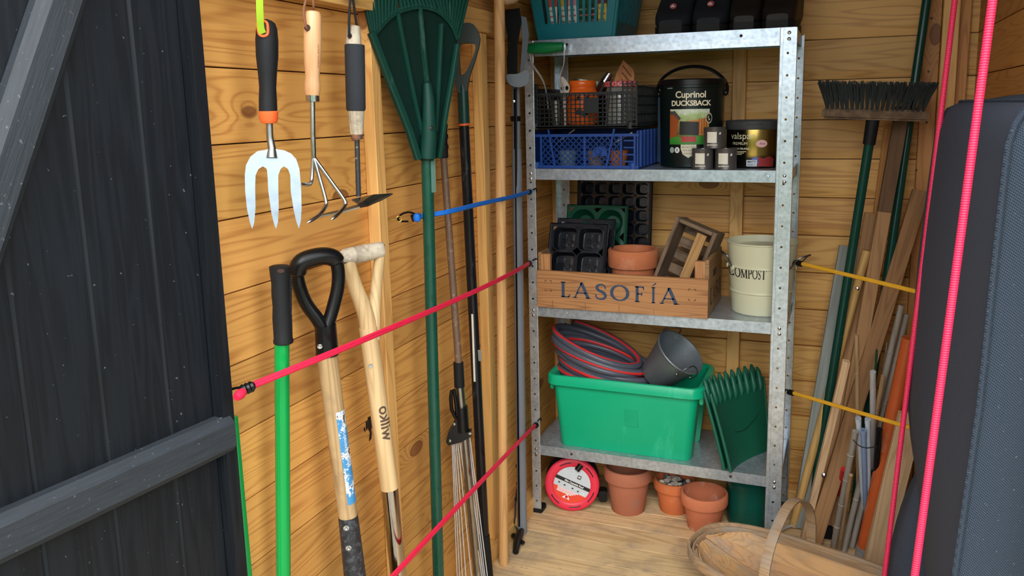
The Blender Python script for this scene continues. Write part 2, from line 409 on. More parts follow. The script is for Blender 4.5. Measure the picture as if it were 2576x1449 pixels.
# back wall framing
stick((-.318, YB-.0145, .046), (-.318, YB-.0145, 1.9), .04, .028, wbk, up=(1, 0, 0))
stick((XL+.021, YB-.0145, .046), (XL+.021, YB-.0145, 1.9), .04, .028, wbk, up=(1, 0, 0))
stick((.2155, YB-.0145, .046), (.2155, YB-.0145, 1.9), .042, .028, wbk, mat=pine_right, up=(1, 0, 0))
stick((.259, YB-.026, .046), (.259, YB-.026, 1.9), .042, .051, wbk, up=(1, 0, 0))
stick((.2965, YB-.0095, .046), (.2965, YB-.0095, 1.9), .030, .018, wbk, mat=pine_right, up=(1, 0, 0))
stick((XL+.05, YB-.023, .022), (XR, YB-.023, .022), .045, .044, wbk, 'bottom_plate', up=(0, 1, 0))
for px, py in ((2343, 46), (2336, 180), (2331, 308), (2305, 428), (2285, 548)):
    p = at(px, py, y=YB-.029); MB().lathe([(.0035, 0), (.003, .0008), (0, .0006)], 10, Matrix.Translation(p) @ Matrix.Rotation(PI/2, 4, 'X')).build('nail_hole', skin_m, wbk)
# a dab of black paint on the cladding
for q in ([(925, 1050), (933, 1046), (936, 1068), (932, 1092), (926, 1080)], [(920, 1062), (924, 1058), (925, 1076), (921, 1084)], [(930, 1090), (935, 1084), (934, 1104), (928, 1110)], [(914, 1080), (918, 1074), (919, 1088)]):
    pts = [at(px, py, x=XL+.0004) for px, py in q]; mb = MB(); mb.add(pts+[p+V((.0006, 0, 0)) for p in pts], [tuple(range(len(pts))), tuple(range(2*len(pts)-1, len(pts)-1, -1))]+[(i, (i+1) % len(pts), len(pts)+(i+1) % len(pts), len(pts)+i) for i in range(len(pts))]); SMEARS.append(mb)
# ---------------------------------------------------------------- the black door, standing open against the side
N = NT('black_timber_stain'); c = N.coords(); sp = N.n('SeparateXYZ', {0: c}).outputs
gv = N.n('CombineXYZ', {0: N.math('MULTIPLY', sp[0], 26), 1: N.math('MULTIPLY', sp[1], 26), 2: N.math('MULTIPLY', sp[2], 1.6)}).outputs[0]
gr = N.noise(gv, 1.0, 3, .5, .3); ring = N.math('ADD', N.math('MULTIPLY', N.math('SINE', N.math('MULTIPLY', gr, 46)), .5), .5)
fine = N.noise(N.n('CombineXYZ', {0: N.math('MULTIPLY', sp[0], 400), 1: N.math('MULTIPLY', sp[1], 400), 2: N.math('MULTIPLY', sp[2], 9)}).outputs[0], 1, 3, .6)
f = N.math('ADD', N.math('MULTIPLY', ring, .3), N.math('MULTIPLY', fine, .35))
col = N.mix(f, (*srgb('#0e1115'), 1), (*srgb('#20252b'), 1))
sp2 = N.ramp(N.noise(c, 130, 2, .5), [(.74, (0, 0, 0)), (.78, (1, 1, 1))]); col = N.mix(N.math('MULTIPLY', sp2, .35), col, (*srgb('#8a949b'), 1))
N.bump(f, .25, .0010); black_m = N.out(col, .5, Specular_IOR_Level=.22)
N = NT('black_ledge_stain'); c = N.coords(); sp = N.n('SeparateXYZ', {0: c}).outputs
fine = N.noise(N.n('CombineXYZ', {0: N.math('MULTIPLY', sp[0], 14), 1: N.math('MULTIPLY', sp[1], 240), 2: N.math('MULTIPLY', sp[2], 240)}).outputs[0], 1, 4, .7)
col = N.mix(fine, (*srgb('#1a1e23'), 1), (*srgb('#383f46'), 1)); sp2 = N.ramp(N.noise(c, 160, 3, .6), [(.66, (0, 0, 0)), (.74, (1, 1, 1))]); col = N.mix(N.math('MULTIPLY', sp2, .3), col, (*srgb('#8f989f'), 1))
N.bump(fine, .6, .0012); ledge_m = N.out(col, .6, Specular_IOR_Level=.35)

for mb in SMEARS: mb.build('paint_smear', black_m, wlft, smooth=0)
HX, HY = -.905, .985                                 # hinge edge
dd = V((-.101, -.995, 0)).normalized(); dn = V((dd.y*-1, dd.x, 0)); dn = V((.995, -.101, 0)).normalized()   # along the door, out of its face
Rd = Matrix((dd, -dn, V((0, 0, 1)))).transposed()    # local x along door, local -y towards the shed interior / camera
door = struct(bpy.data.objects.new('door_1', None)); COL.objects.link(door); Md = Rd.to_4x4(); Md.translation = V((HX, HY, 0.02)); door.matrix_world = Md
dl = local(door)
def on_door(px, py, off=0.0):
    d = ray(px, py); n = dn; p0 = V((HX, HY, 0)) + dn*off; return dl(CAM + d*((p0-CAM).dot(n)/d.dot(n)))
DH = 1.86
seams = [0.0, .030]
for px in (348, 172):
    seams.append(on_door(px, 300).x)
w = seams[-1]-seams[-2]
while seams[-1] < .95: seams.append(seams[-1]+w)
MB().box((.015, .0, DH/2), (.028, .034, DH), .003).build('edge_stile', black_m, door)
for i in range(1, len(seams)-1):
    a, b = seams[i], seams[i+1]; mb = MB()
    prof = [(a+.0008, .0), (a+.0008, .016), (b-.0005, .016), (b-.0005, .004), (b-.006, 0)] if True else None
    mb.prism(prof, DH); mb.build('door_board', black_m, door, smooth=0)
MB().box((.5, .019, DH/2), (.96, .004, DH-.01)).build('outer_skin', black_m, door)
# ledge and brace with chamfered edges
def batten(a, b, w, t, nm):
    a = V(a); b = V(b); t_ = (b-a); L = t_.length; X = t_.normalized(); Y = V((0, 1, 0)); Z = X.cross(Y)
    c = .012; prof = [(-w/2, 0), (-w/2, -t+c), (-w/2+c, -t), (w/2-c, -t), (w/2, -t+c), (w/2, 0)]
    mb = MB(); n = len(prof); vs = [(sx*L/2, p[1], p[0]) for sx in (-1, 1) for p in prof]
    mb.add(vs, [tuple(range(n)), tuple(range(2*n-1, n-1, -1))] + [(i, (i+1) % n, n+(i+1) % n, n+i) for i in range(n)])
    o = mb.build(nm, ledge_m, door, smooth=20); M = Matrix((X, Y, Z)).transposed().to_4x4(); M.translation = (a+b)/2; o.matrix_basis = M; return o
q = on_door(578, 1098, .026)
batten((.012, -.001, q.z), (.97, -.001, q.z), .062, .026, 'ledge')
b0 = on_door(67, 310, .026); b1 = on_door(170, 0, .026); s_ = (b1-b0)
b0.y = b1.y = -.001
batten(b0-s_*3.0, b1+s_*2.2, .058, .026, 'brace')

# front of the shed to the right of the doorway: post and black cladding
wf = struct(MB().box((XR+.60, 1.085, ZC/2), (1.10, .03, ZC)).build('wall_front', black_m))
MB().box((XR+.035, 1.075, ZC/2), (.07, .07, ZC), .004).build('door_post', black_m, wf)
# nails in the top rail that carry the hand tools
for px, py, xx in ((655, -40, -.868), (778, -45, -.872)):
    p = at(px, py, x=xx); MB().tube([(XL+.03, p.y, p.z-.004), (p.x+.006, p.y, p.z-.002), (p.x+.010, p.y, p.z-.001)], [.0016, .0016, .0034], 8).build('nail', ledge_m, wlft)
# ================================================================ tools along the left wall
black_rub = plastic('black_rubber', '#121316', .6, spec=.25)
black_gl = plastic('black_moulded_plastic', '#0a0b0d', .3, spec=.3)
orange_p = plastic('orange_plastic', '#e8622e', .45)
bright_steel = metal('bright_steel', '#9aa5b2', .30, ('#6d5440', 60, .66), met=.9)
chrome = metal('chromed_rod', '#b9bcc0', .2)
dull_steel = metal('dull_steel', '#8b8a86', .35, ('#5d4a3b', 45, .62))
beech = wood('varnished_beech', '#d6a67a', '#bb875c', axis=2, knots=False, freq=.6, var=.03, rough=.35)
ash_old = wood('old_ash_handle', '#b0936a', '#856646', axis=2, knots=False, var=.03, rough=.6, stain=('#6d5a45', 14, .4))
ash_new = wood('pale_ash_handle', '#c9ac80', '#a48458', axis=2, knots=False, var=.03, rough=.55)
oldwood = wood('weathered_handle_wood', '#c3b8a4', '#94866f', axis=2, knots=False, var=.03, rough=.8, stain=('#5b5046', 30, .5))
foam = plastic('grey_foam_grip', '#2b2f35', .85, bump=.5, scale=60)
leather = plastic('brown_leather_cord', '#7c5138', .7)
black_cord = plastic('black_cord', '#15171b', .7)
chipped = metal('chipped_black_enamel', '#2c3036', .45, ('#d5d4ce', 55, .56), met=.1)
lime = plastic('lime_strap_cloth', '#8aa81c', .8, bump=.4)
red_p = plastic('red_plastic', '#c8202c', .35)
bottle_green = plastic('bottle_green_plastic', '#0b3a30', .5, scratch=('#5d7a6c', 26, .25), spec=.25)
pole_green = metal('green_lacquered_tube', '#0d4537', .28, ('#6f5d55', 22, .68), met=0.0)
pole_brightgreen = plastic('bright_green_tube', '#078a3f', .22, var=.04)
rusty = metal('rusty_brown_tube', '#6b5546', .5, ('#8d735e', 70, .55), met=.15)
pole_black = plastic('black_tube', '#121318', .22, scratch=('#5b5d60', 40, .4))
pole_grey = plastic('grey_alloy_tube', '#70757d', .35, var=.05)
steel_tube = metal('steel_tube', '#97948f', .3, ('#6b4b35', 18, .66))
broom_wood = wood('turned_pole_wood', '#c69a63', '#a07241', '#6d4222', axis=2, var=.02, knots=False)

def rod(T, name, a, b, ra, rb, mat, n=16, rings=1):
    """straight round bar a->b in the thing's local space, with local z along it so the grain follows"""
    a = V(a); b = V(b); L = (b-a).length
    o = MB().lathe([(ra+(rb-ra)*i/rings, L*i/rings) for i in range(rings+1)], n).build(name, mat, T)
    M = zframe(b-a, (1, 0, 0) if abs((b-a).normalized().x) < .9 else (0, 1, 0)).to_4x4(); M.translation = a; o.matrix_basis = M; return o
def turned(T, name, a, b, prof, mat, n=20, sx=1, sy=1, xa=(1, 0, 0)):
    """turned handle: prof [(t 0..1, radius)] from a to b"""
    a = V(a); b = V(b); L = (b-a).length
    o = MB().lathe([(r, t*L) for t, r in prof], n, sx=sx, sy=sy).build(name, mat, T)
    M = zframe(b-a, xa).to_4x4(); M.translation = a; o.matrix_basis = M; return o
def profile_px(F, rows):
    """rows [(py, xleft, xright)] -> local centre line and radii"""
    return [(F.l((a+b)/2, y), F.r(b-a)) for y, a, b in rows]
def spun(T, name, F, rows, mat, n=20):
    pr = profile_px(F, rows); a, b = pr[0][0], pr[-1][0]; L = (b-a).length
    return turned(T, name, a, b, [((p-a).length/L, r) for p, r in pr], mat, n)

# ---- hand fork
F = Face(678, 310, x=-.868); T = thing('hand_fork', 'hand fork with black grip, orange collar and three bright tines', 'garden fork', F.o, F.R)
spun(T, 'handle', F, [(48, 668, 673), (50, 654, 680), (56, 645, 686), (70, 640, 690), (100, 637, 692), (140, 640, 694), (190, 647, 692), (220, 650, 691), (250, 650, 694), (280, 652, 697)], black_rub)
spun(T, 'collar', F, [(279, 654, 697), (281, 652, 699), (303, 655, 699), (310, 660, 694), (311, 672, 682)], orange_p)
ring = [F.l(x, y, -.018) for x, y in [(648, 62), (653, 55), (661, 53), (669, 55), (673, 62), (674, 80), (671, 88), (662, 91), (654, 88), (650, 80)]]
MB().tube(smoothpath(ring, 4, True), .0022, 8, closed=True).build('hanging_eye', orange_p, T)
matt_black = plastic('matt_black_plastic', '#0b0c0e', .7, spec=.1)
dark_hole = flatcol('dark_hole', '#3a2418', .9)
plate(MB(), smoothpath(ring, 3, True), .003, -.0165).build('eye_slot', dark_hole, T)
MB().tube([F.l(678, 308), F.l(679, 345), F.l(684, 372), F.l(684, 398, -.004)], [.0052, .0055, .0065, .009], 14).build('shaft', dull_steel, T)
hd = [(668, 377), (648, 380), (630, 394), (619, 415), (616, 440), (617, 480), (622, 525), (629, 556), (635, 573), (640, 556), (643, 520), (642, 470), (643, 440), (650, 425), (661, 418), (671, 424), (673, 440), (675, 480), (682, 530), (688, 556), (694, 573), (699, 556), (701, 520), (700, 470), (700, 440), (706, 424), (714, 418), (724, 424), (730, 440), (731, 480), (738, 525), (745, 556), (751, 572), (756, 552), (758, 520), (757, 470), (753, 425), (745, 400), (732, 386), (715, 378), (700, 376), (684, 372)]
mb = plate(MB(), [F.l(x, y) for x, y in hd], .0032, -.002); z9 = F.l(684, 385).z; mb.v = [(x, y-.95*max(0, z9-z)**2, z) for x, y, z in mb.v]; mb.build('tine_head', bright_steel, T)
st = [F.l(661, 84, -.019), F.l(656, 70, -.021), F.l(654, 40, -.024), F.l(653, 0, -.02), F.l(655, -40, -.004)]
MB().tube(smoothpath(st, 4), 1, 8, flat=(.011, .002, (0, -1, 0))).build('strap', lime, T)

# ---- three-prong cultivator
F = Face(787, 256, x=-.868); T = thing('hand_cultivator', 'three-pronged hand cultivator with turned beech handle and leather loop', 'cultivator', F.o, F.R)
spun(T, 'handle', F, [(27, 778, 796), (30, 769, 804), (40, 766, 808), (80, 765, 809), (120, 764, 808), (160, 765, 806), (190, 766, 801), (210, 763, 802), (225, 764, 804), (240, 768, 803)], beech)
spun(T, 'ferrule', F, [(239, 769, 803), (256, 770, 803), (256.5, 782, 792)], chrome)
plate(MB(), [F.l(773+8*math.cos(a), 72+8*math.sin(a)) for a in [2*PI*i/14 for i in range(14)]], .002, -.0142).build('cord_hole', dark_hole, T)
MB().tube([F.l(786, 256), F.l(787, 330), F.l(789, 398)], .0046, 12).build('shaft', chrome, T)
for path in ([(788, 390, 0), (785, 440, -.002), (783, 457, -.006), (776, 464, -.014), (757, 463, -.034)],
             [(789, 395, 0), (806, 455, -.004), (819, 502, -.008), (819, 518, -.012), (803, 541, -.03), (772, 561, -.05)],
             [(791, 398, 0), (832, 455, -.004), (866, 503, -.008), (867, 518, -.012), (853, 536, -.028), (833, 553, -.045)]):
    p = smoothpath([F.l(*q) for q in path], 5); MB().tube(p, [.0036]*(len(p)-4)+[.0036, .0034, .0026, .0008], 10).build('prong', chrome, T)
cd_ = [F.l(773, 72, -.014), F.l(768, 62, -.017), F.l(764, 30, -.012), F.l(769, 0, -.006), F.l(778, -45, 0.01), F.l(788, 5, -.004), F.l(788, 27, .006)]
MB().tube(smoothpath(cd_, 5), .0022, 8).build('leather_loop', leather, T)
MB().text('PARKSIDE', .0088, Matrix.Translation(F.l(800, 140, -.0125)) @ Matrix.Rotation(-.6, 4, 'Z') @ Matrix.Rotation(PI/2, 4, 'X') @ Matrix.Rotation(PI/2, 4, 'Z')).build('burnt_lettering', flatcol('burnt_brown', '#8a5c3c', .7), T)

# ---- onion hoe
F = Face(903, 352, x=-.868); T = thing('hand_hoe', 'short hand hoe with grey foam grip and flat pointed blade', 'hoe', F.o, F.R)
spun(T, 'handle_end', F, [(64, 880, 900), (66, 873, 904), (80, 872, 906), (112, 869, 909)], oldwood)
spun(T, 'foam_grip', F, [(112, 870, 914), (114, 867, 916), (200, 869, 918), (274, 871, 919), (279, 874, 917)], foam)
spun(T, 'handle_neck', F, [(278, 875, 916), (310, 878, 915), (338, 881, 913)], oldwood)
spun(T, 'ferrule', F, [(337, 881, 913), (352, 883, 912), (352.5, 895, 905)], metal('rusty_ferrule', '#5f4a40', .6, ('#8a5a3c', 60, .5), met=.4))
rod(T, 'shaft', F.l(898, 352), F.l(902, 494), .0048, .0048, chipped, 12)
bl = [F.l(885, 501, -.02), F.l(940, 489, .03), F.l(988, 486, .075), F.l(962, 500, .02), F.l(925, 516, -.02), F.l(896, 521, -.045), F.l(903, 512, -.035)]
mb = MB(); n = len(bl); mb.add([tuple(p) for p in bl]+[(p[0], p[1], p[2]-.0028) for p in bl], [tuple(range(n)), tuple(range(2*n-1, n-1, -1))]+[(i, (i+1) % n, n+(i+1) % n, n+i) for i in range(n)])
mb.build('blade', dull_steel, T, smooth=0)
bl = [F.l(900, 514, -.035), F.l(905, 520, -.045), F.l(862, 532, -.05), F.l(806, 543, -.05), F.l(806, 539, -.045), F.l(860, 526, -.042)]
mb = MB(); n = len(bl); mb.add([tuple(p) for p in bl]+[(p[0], p[1], p[2]-.0026) for p in bl], [tuple(range(n)), tuple(range(2*n-1, n-1, -1))]+[(i, (i+1) % n, n+(i+1) % n, n+i) for i in range(n)])
mb.build('blade_tail', dull_steel, T, smooth=0)
plate(MB(), [F.l(880+6*math.cos(a), 92+7*math.sin(a)) for a in [2*PI*i/12 for i in range(12)]], .002, -.0132).build('cord_hole', dark_hole, T)
cd_ = [F.l(880, 92, -.013), F.l(878, 80, -.016), F.l(879, 30, -.012), F.l(884, -20, 0), F.l(891, 20, .006), F.l(897, 64, .012)]
MB().tube(smoothpath(cd_, 5), .0024, 8).build('hanging_cord', black_cord, T)
p = at(890, -12, x=-.885)
T = thing('wall_hook', 'red plastic hook on the top rail holding the foam-gripped hoe', 'hook', p)
MB().box((-.006, 0, .006), (.012, .05, .022), .003).tube([(0, 0, .002), (.02, 0, -.002), (.03, 0, .006), (.03, 0, .014)], .005, 10).build('peg', red_p, T)

# ---- green leaf rake, head up
F = Face(1074, 402, n=(1, -.38, 0), x=-.862); T = thing('leaf_rake', 'green plastic leaf rake standing head-up beside the wall stud', 'rake', at(1074, 402, x=-.862), F.R)
apex = V((1078, 520)); mb = MB()
def fan(t, rad, dep=0.0):      # t -1..1 across, rad in px from apex
    a = math.radians(-90+2+t*19.5); return F.l(apex.x+rad*math.cos(a), apex.y+rad*math.sin(a), dep)
arcpts = [(936, 92), (955, 68), (985, 38), (1020, 22), (1058, 16), (1095, 24), (1120, 42), (1140, 68), (1152, 98)]
arcl = smoothpath([F.l(x, y, -.004) for x, y in arcpts], 4)
web = [F.l(1050, 398), F.l(1036, 350), F.l(1000, 245), F.l(965, 150), F.l(934, 82)] + arcl[2:-2] + [F.l(1152, 100), F.l(1140, 200), F.l(1122, 300), F.l(1108, 398)]
web = [V((p[0], 0, p[2])) for p in web]
plate(mb, web, .004, .004); mb.build("web", plastic("dark_rake_web", "#06241e", .55, spec=.2), T)
MB().tube(arcl, 1, 8, flat=(.012, .004, (0, -1, 0))).build('arc_band', bottle_green, T)
for pth, w in (([(1052, 400), (1030, 330), (985, 215), (945, 110), (934, 82)], .016), ([(1104, 398), (1118, 300), (1136, 200), (1150, 112)], .010)):
    MB().tube([F.l(x, y, -.006) for x, y in pth], 1, 8, flat=(w, .014, (0, -1, 0))).build('edge_flange', bottle_green, T)
for pth in ([(1062, 340), (1040, 240), (1018, 130), (1000, 36)], [(1074, 210), (1066, 130), (1056, 20)], [(1095, 330), (1103, 210), (1110, 60)]):
    MB().tube([F.l(x, y, -.003) for x, y in pth], 1, 8, flat=(.007, .012, (0, -1, 0))).build('rib', bottle_green, T)
NT_ = 30
for i in range(NT_):
    t = i/(NT_-1); k = t*(len(arcl)-1); j = int(k); a = arcl[min(j, len(arcl)-1)]
    # tines leave the arc and run up to a straight bent tip line
    x1 = 915+(1176-915)*t; top = F.l(x1-6+12*t, -120, .0); mid = F.l(x1+(0 if t < .5 else 0), -5, .0)
    if t < .12 or t > .9: a = F.l(924+1180*0 if False else (925 if t < .5 else 1160), 60, 0) if False else a
    MB().tube([a, mid, top, top+V((0, -.03, .02))], 1, 6, flat=(.0068, .008, (0, -1, 0))).build("tine", bottle_green, T)
MB().tube([F.l(1074, 206, -.008), F.l(1075, 212, -.012), F.l(1078, 250, -.016), F.l(1079, 310, -.018), F.l(1079, 340, -.016), F.l(1076, 398, -.012)], [.004, .009, .0125, .0145, .017, .0175], 18).build('socket', bottle_green, T)
spun(T, 'collar', F, [(392, 1054, 1094), (404, 1056, 1091), (405, 1060, 1088)], bottle_green)
MB().lathe([(0, .002), (.004, .001), (.0045, 0)], 10, Matrix.Translation(F.l(1086, 322, -.034)) @ Matrix.Rotation(PI/2, 4, 'X')).build('screw', dull_steel, T)
a = F.l(1074, 398); b = F.loc(at(1103, 1449, y=F.o.y)); d = b-a; e = a+d*((F.loc((0, 0, .0)).z-a.z)/d.z)
rod(T, 'pole', e, a, F.r(31), F.r(30), pole_green)
MB().tube([a+d*.002+V((.006, -F.r(31)+.0005, 0)), a+d*.075+V((.006, -F.r(31)+.0005, 0))], 1, 6, flat=(.014, .0012, (0, -1, 0))).build('worn_label', flatcol('worn_label', '#5d7f74', .5), T)

wire_pale = metal('pale_tine_wire', '#c3c6c8', .4, met=.35)
# ---- adjustable wire rake, head down
F = Face(1155, 972, x=-.872); T = thing('wire_rake', 'adjustable wire lawn rake with rusty brown pole and black clamp', 'rake', F.o, F.R)
a, b = F.loc(at(1115, 288, x=-.90)), F.loc(at(1116, 398, x=-.896)); e = F.l(1154, 915)
o = turned(T, 'grip', a, b, [(0, .004), (.02, .0085), (.2, .0088), (.22, .0105), (.30, .0105), (.32, .0092), (.44, .0092), (.46, .0115), (.54, .0115), (.56, .0098), (.68, .0098), (.70, .0122), (.78, .0122), (.8, .0105), (.97, .0115), (1, .009)], black_rub, 16)
rod(T, 'upper_pole', b, e, .0082, .0088, rusty)
rod(T, 'sleeve', F.l(1153, 911), F.l(1156, 973), .0125, .013, black_rub)
end = F.l(1202, 1449); d = end-F.l(1156, 970); low = F.l(1156, 970)+d*1.25
rod(T, 'lower_pole', F.l(1156, 970), low, .0112, .0115, steel_tube)
MB().tube([F.l(1146, 1052, -.01), F.l(1136, 1030, -.012), F.l(1134, 1000, -.014), F.l(1136, 982, -.014), F.l(1142, 980, -.012), F.l(1146, 1005, -.012), F.l(1150, 1045, -.01)], [.004, .005, .005, .004, .004, .005, .004], 10).build('clamp_lever', black_gl, T)
rod(T, 'clamp', F.l(1160, 1022, -.001), F.l(1164, 1084, -.001), .0165, .0165, black_gl)
mb = MB(); plate(mb, [F.l(x, y) for x, y in [(1128, 1085), (1145, 1055), (1152, 1050), (1156, 1080), (1170, 1086), (1186, 1078), (1187, 1092), (1178, 1098), (1160, 1108), (1128, 1116), (1122, 1108)]], .016, -.004); mb.build('tine_bracket', black_gl, T)
for x, y in ((1142, 1066), (1131, 1108), (1182, 1090)):
    MB().lathe([(.0042, 0), (.0038, .003), (0, .0038)], 12, Matrix.Translation(F.l(x, y, -.012)) @ Matrix.Rotation(PI/2, 4, 'X')).build('rivet', chrome, T)
for i, (x0, x1) in enumerate([(1137, 1150), (1140, 1156), (1143, 1163), (1147, 1172), (1151, 1186), (1156, 1204), (1160, 1212), (1172, 1216), (1178, 1220), (1182, 1226)]):
    a = F.l(x0, 1108 if i < 7 else 1100, -.006+.002*(i % 3)); b = F.l(x1, 1449, -.008-.002*(i % 2)); d = b-a
    MB().tube([a, b, a+d*1.18, a+d*1.2+V((.0, -.02, -.006))], .0014, 6).build('wire_tine', wire_pale, T)

# ---- black D-handled fork
F = Face(1165, 310, n=(.35, -1, 0), x=-.9); T = thing('digging_fork', 'black-shafted garden fork with D-grip and orange ring, leaning in the corner bay', 'garden fork', F.o, F.R)
dgreen = plastic('dark_grey_green_plastic', '#2c3430', .5)
bmd = bmesh.new()
outer = smoothpath([F.l(x, y) for x, y in [(1152, 85), (1163, 61), (1191, 61), (1205, 85), (1208, 104), (1196, 150), (1178, 205), (1175, 232), (1151, 232), (1147, 205), (1144, 140)]], 3, True)
inner = smoothpath([F.l(x, y) for x, y in [(1157, 114), (1175, 109), (1194, 111), (1197, 125), (1186, 155), (1174, 180), (1166, 188), (1159, 186), (1156, 150)]], 3, True)
def ringplate(outer, inner, t, y=0):
    """flat loop between two outlines with different point counts, thickness t"""
    mb = MB(); c = sum(inner, V())/len(inner); m = 48; O = []; I = []
    def hit(poly, a):
        best = None; d = V((math.cos(a), 0, math.sin(a)))
        for p, q in zip(poly, poly[1:]+poly[:1]):
            e = q-p; den = d.x*e.z-d.z*e.x
            if abs(den) < 1e-12: continue
            r = p-c; tt = (r.x*e.z-r.z*e.x)/den; uu = (r.x*d.z-r.z*d.x)/den
            if tt > 0 and -1e-6 <= uu <= 1+1e-6: best = tt if best is None else max(best, tt)
        return c+d*(best or .001)
    for k in range(m): O.append(hit(outer, 2*PI*k/m)); I.append(hit(inner, 2*PI*k/m))
    vs = []
    for yy, sc in ((-t/2, 0), (t/2, 0)):
        vs += [(p.x, y+yy, p.z) for p in O]+[(p.x, y+yy, p.z) for p in I]
    fs = []
    for k in range(m):
        l = (k+1) % m
        fs += [(k, l, m+l, m+k), (2*m+l, 2*m+k, 3*m+k, 3*m+l), (l, k, 2*m+k, 2*m+l), (m+k, m+l, 3*m+l, 3*m+k)]
    return mb.add(vs, fs)
ringplate(outer, inner, .026).build('d_grip', dgreen, T)
spun(T, 'socket', F, [(205, 1150, 1176), (232, 1149, 1177), (305, 1152, 1181), (311, 1153, 1182)], plastic('dark_teal_plastic', '#123832', .3))
spun(T, 'ring', F, [(310, 1153, 1182), (316, 1154, 1182)], orange_p)
a = F.l(1167, 314); b = F.l(1218, 1345); c_ = F.l(1228, 1460); d = c_-b
rod(T, 'shaft', b, a, F.r(27), F.r(26), pole_black)
rod(T, 'lower_sleeve', b+d*1.3, b, F.r(31), F.r(30), black_rub)
MB().tube([F.l(1188, 790, -.014), F.l(1192, 900, -.014), F.l(1194, 960, -.014)], 1, 6, flat=(.006, .0015, (-.5, -1, 0))).build('peeling_label', flatcol('peeling_white_label', '#d9d4c8', .8), T)
MB().tube([F.l(1206, 880, -.0125), F.l(1208, 908, -.0125)], 1, 6, flat=(.01, .0012, (0, -1, 0))).build('worn_patch', dull_steel, T)

# ---- bare wooden pole and the tan bundle above it
b = at(1267, 1418, z=.0); a = at(1256, 10, x=b.x+.004); a = a+(a-b)*.03
T = thing('wooden_pole', 'plain round wooden pole standing against the corner stud', 'pole', b)
rod(T, 'shaft', V((0, 0, 0)), a-b, .0138, .0142, broom_wood, 18)
p = at(1275, 12, x=-.855)
T = thing('cloth_bundle', 'tan rounded cloth bundle hanging above the wooden pole', 'cloth bundle', p)
mb = MB(); mb.lathe([(0, 0), (.018, .003), (.034, .012), (.042, .03), (.046, .06), (.044, .10), (.03, .13), (.012, .14)], 28)
mb.v = [tuple(V(v)*(1+.10*noise.noise(V(v)*30))) for v in mb.v]; mb.build('bag', plastic('tan_canvas', '#b1977a', .9, bump=.6), T)
MB().lathe([(.012, .138), (.013, .143), (.013, .15), (.012, .155)], 16).build('tie', leather, T)

# ---- grey telescopic pole pruner
b = at(1314, 1340, z=.0); F = Face(1297, 215, n=(.45, -1, 0), pt=at(1297, 215, x=b.x-.006)); T = thing('pole_pruner', 'grey telescopic tree pruner pole with black cutting head and pull cord', 'pole pruner', b, F.R)
F.o2 = F.o; off = F.Ri @ (b-F.o)
def PL(px, py, d=0.0): return F.l(px, py, d)-off
top = PL(1297, 205)
rod(T, 'pole', V((0, 0, 0)), top*.86, .0148, .0142, pole_grey, 20); rod(T, 'inner_pole', top*.858, top, .0118, .0118, pole_grey, 20)
MB().tube([top*.02+V((-.0095, -.0118, 0)), top*.985+V((-.004, -.0118, 0))], 1, 6, flat=(.006, .003, (-.6, -.8, 0))).build('cable_groove', black_gl, T)
rod(T, 'clamp_band', PL(1297, 305), PL(1297, 292), .0155, .0155, black_gl, 16)
mb = MB(); plate(mb, [PL(x, y) for x, y in [(1270, 30), (1305, 26), (1310, 60), (1300, 120), (1300, 190), (1276, 190), (1274, 150), (1280, 110), (1272, 70)]], .03); mb.build('cutting_hook', matt_black, T)
for k in range(4): MB().bar(PL(1276+7*k, 40, -.016), PL(1280+6*k, 170, -.016), .0022, .003, up=(0, -1, 0)).build('rib', black_rub, T)
mb = MB(); plate(mb, [PL(x, y) for x, y in [(1309, 45), (1322, 48), (1328, 90), (1322, 150), (1314, 190), (1306, 190), (1312, 110)]], .006, -.006); mb.build('blade', metal('grey_blade', '#3c4045', .5, met=.4), T)
mb = MB(); plate(mb, smoothpath([PL(x, y) for x, y in [(1273, 190), (1300, 188), (1322, 178), (1329, 195), (1322, 214), (1300, 221), (1278, 212)]], 3, True), .032, -.002); mb.build('head_casting', metal('grey_casting', '#565b60', .5, met=.4), T)
MB().lathe([(.012, 0), (.012, .006), (.009, .008), (0, .008)], 20, Matrix.Translation(PL(1318, 196, -.02)) @ Matrix.Rotation(PI/2, 4, 'X')).build('pulley', chrome, T)
for x, y in ((1306, 33), (1293, 255)): MB().lathe([(.004, 0), (.0035, .003), (0, .0036)], 10, Matrix.Translation(PL(x, y, -.0165)) @ Matrix.Rotation(PI/2, 4, 'X')).build('bolt', chrome, T)
cp = [(1299, 220), (1300, 500), (1302, 900), (1301, 1165), (1302, 1215), (1297, 1262)]
def PZ(px, py, z): return F.Ri @ (at(px, py, z=z)-b)
cpl = [PL(x, y, -.02) for x, y in cp]+[PZ(1295, 1305, .055), PZ(1288, 1345, .012), PZ(1284, 1326, .03), PZ(1291, 1316, .035), PZ(1303, 1336, .022)]
MB().tube(smoothpath(cpl, 5), .0024, 8).build('pull_cord', black_cord, T)
for x, y in ((1301, 1172), (1302, 1216), (1298, 1255)): MB().lathe([(0, -.008), (.004, -.005), (.005, 0), (.004, .005), (0, .008)], 10, Matrix.Translation(PL(x, y, -.02))).build('knot', black_cord, T)
MB().tube([PZ(1313, 1334, .02), PZ(1306, 1348, .018), PZ(1301, 1364, .015), PZ(1297, 1388, .012)], [.008, .013, .0125, .009], 12).build('toggle', black_gl, T)
MB().tube([PZ(1290, 1346, .02), PZ(1317, 1366, .014)], [.007, .006], 10).build('toggle_bar', black_gl, T)

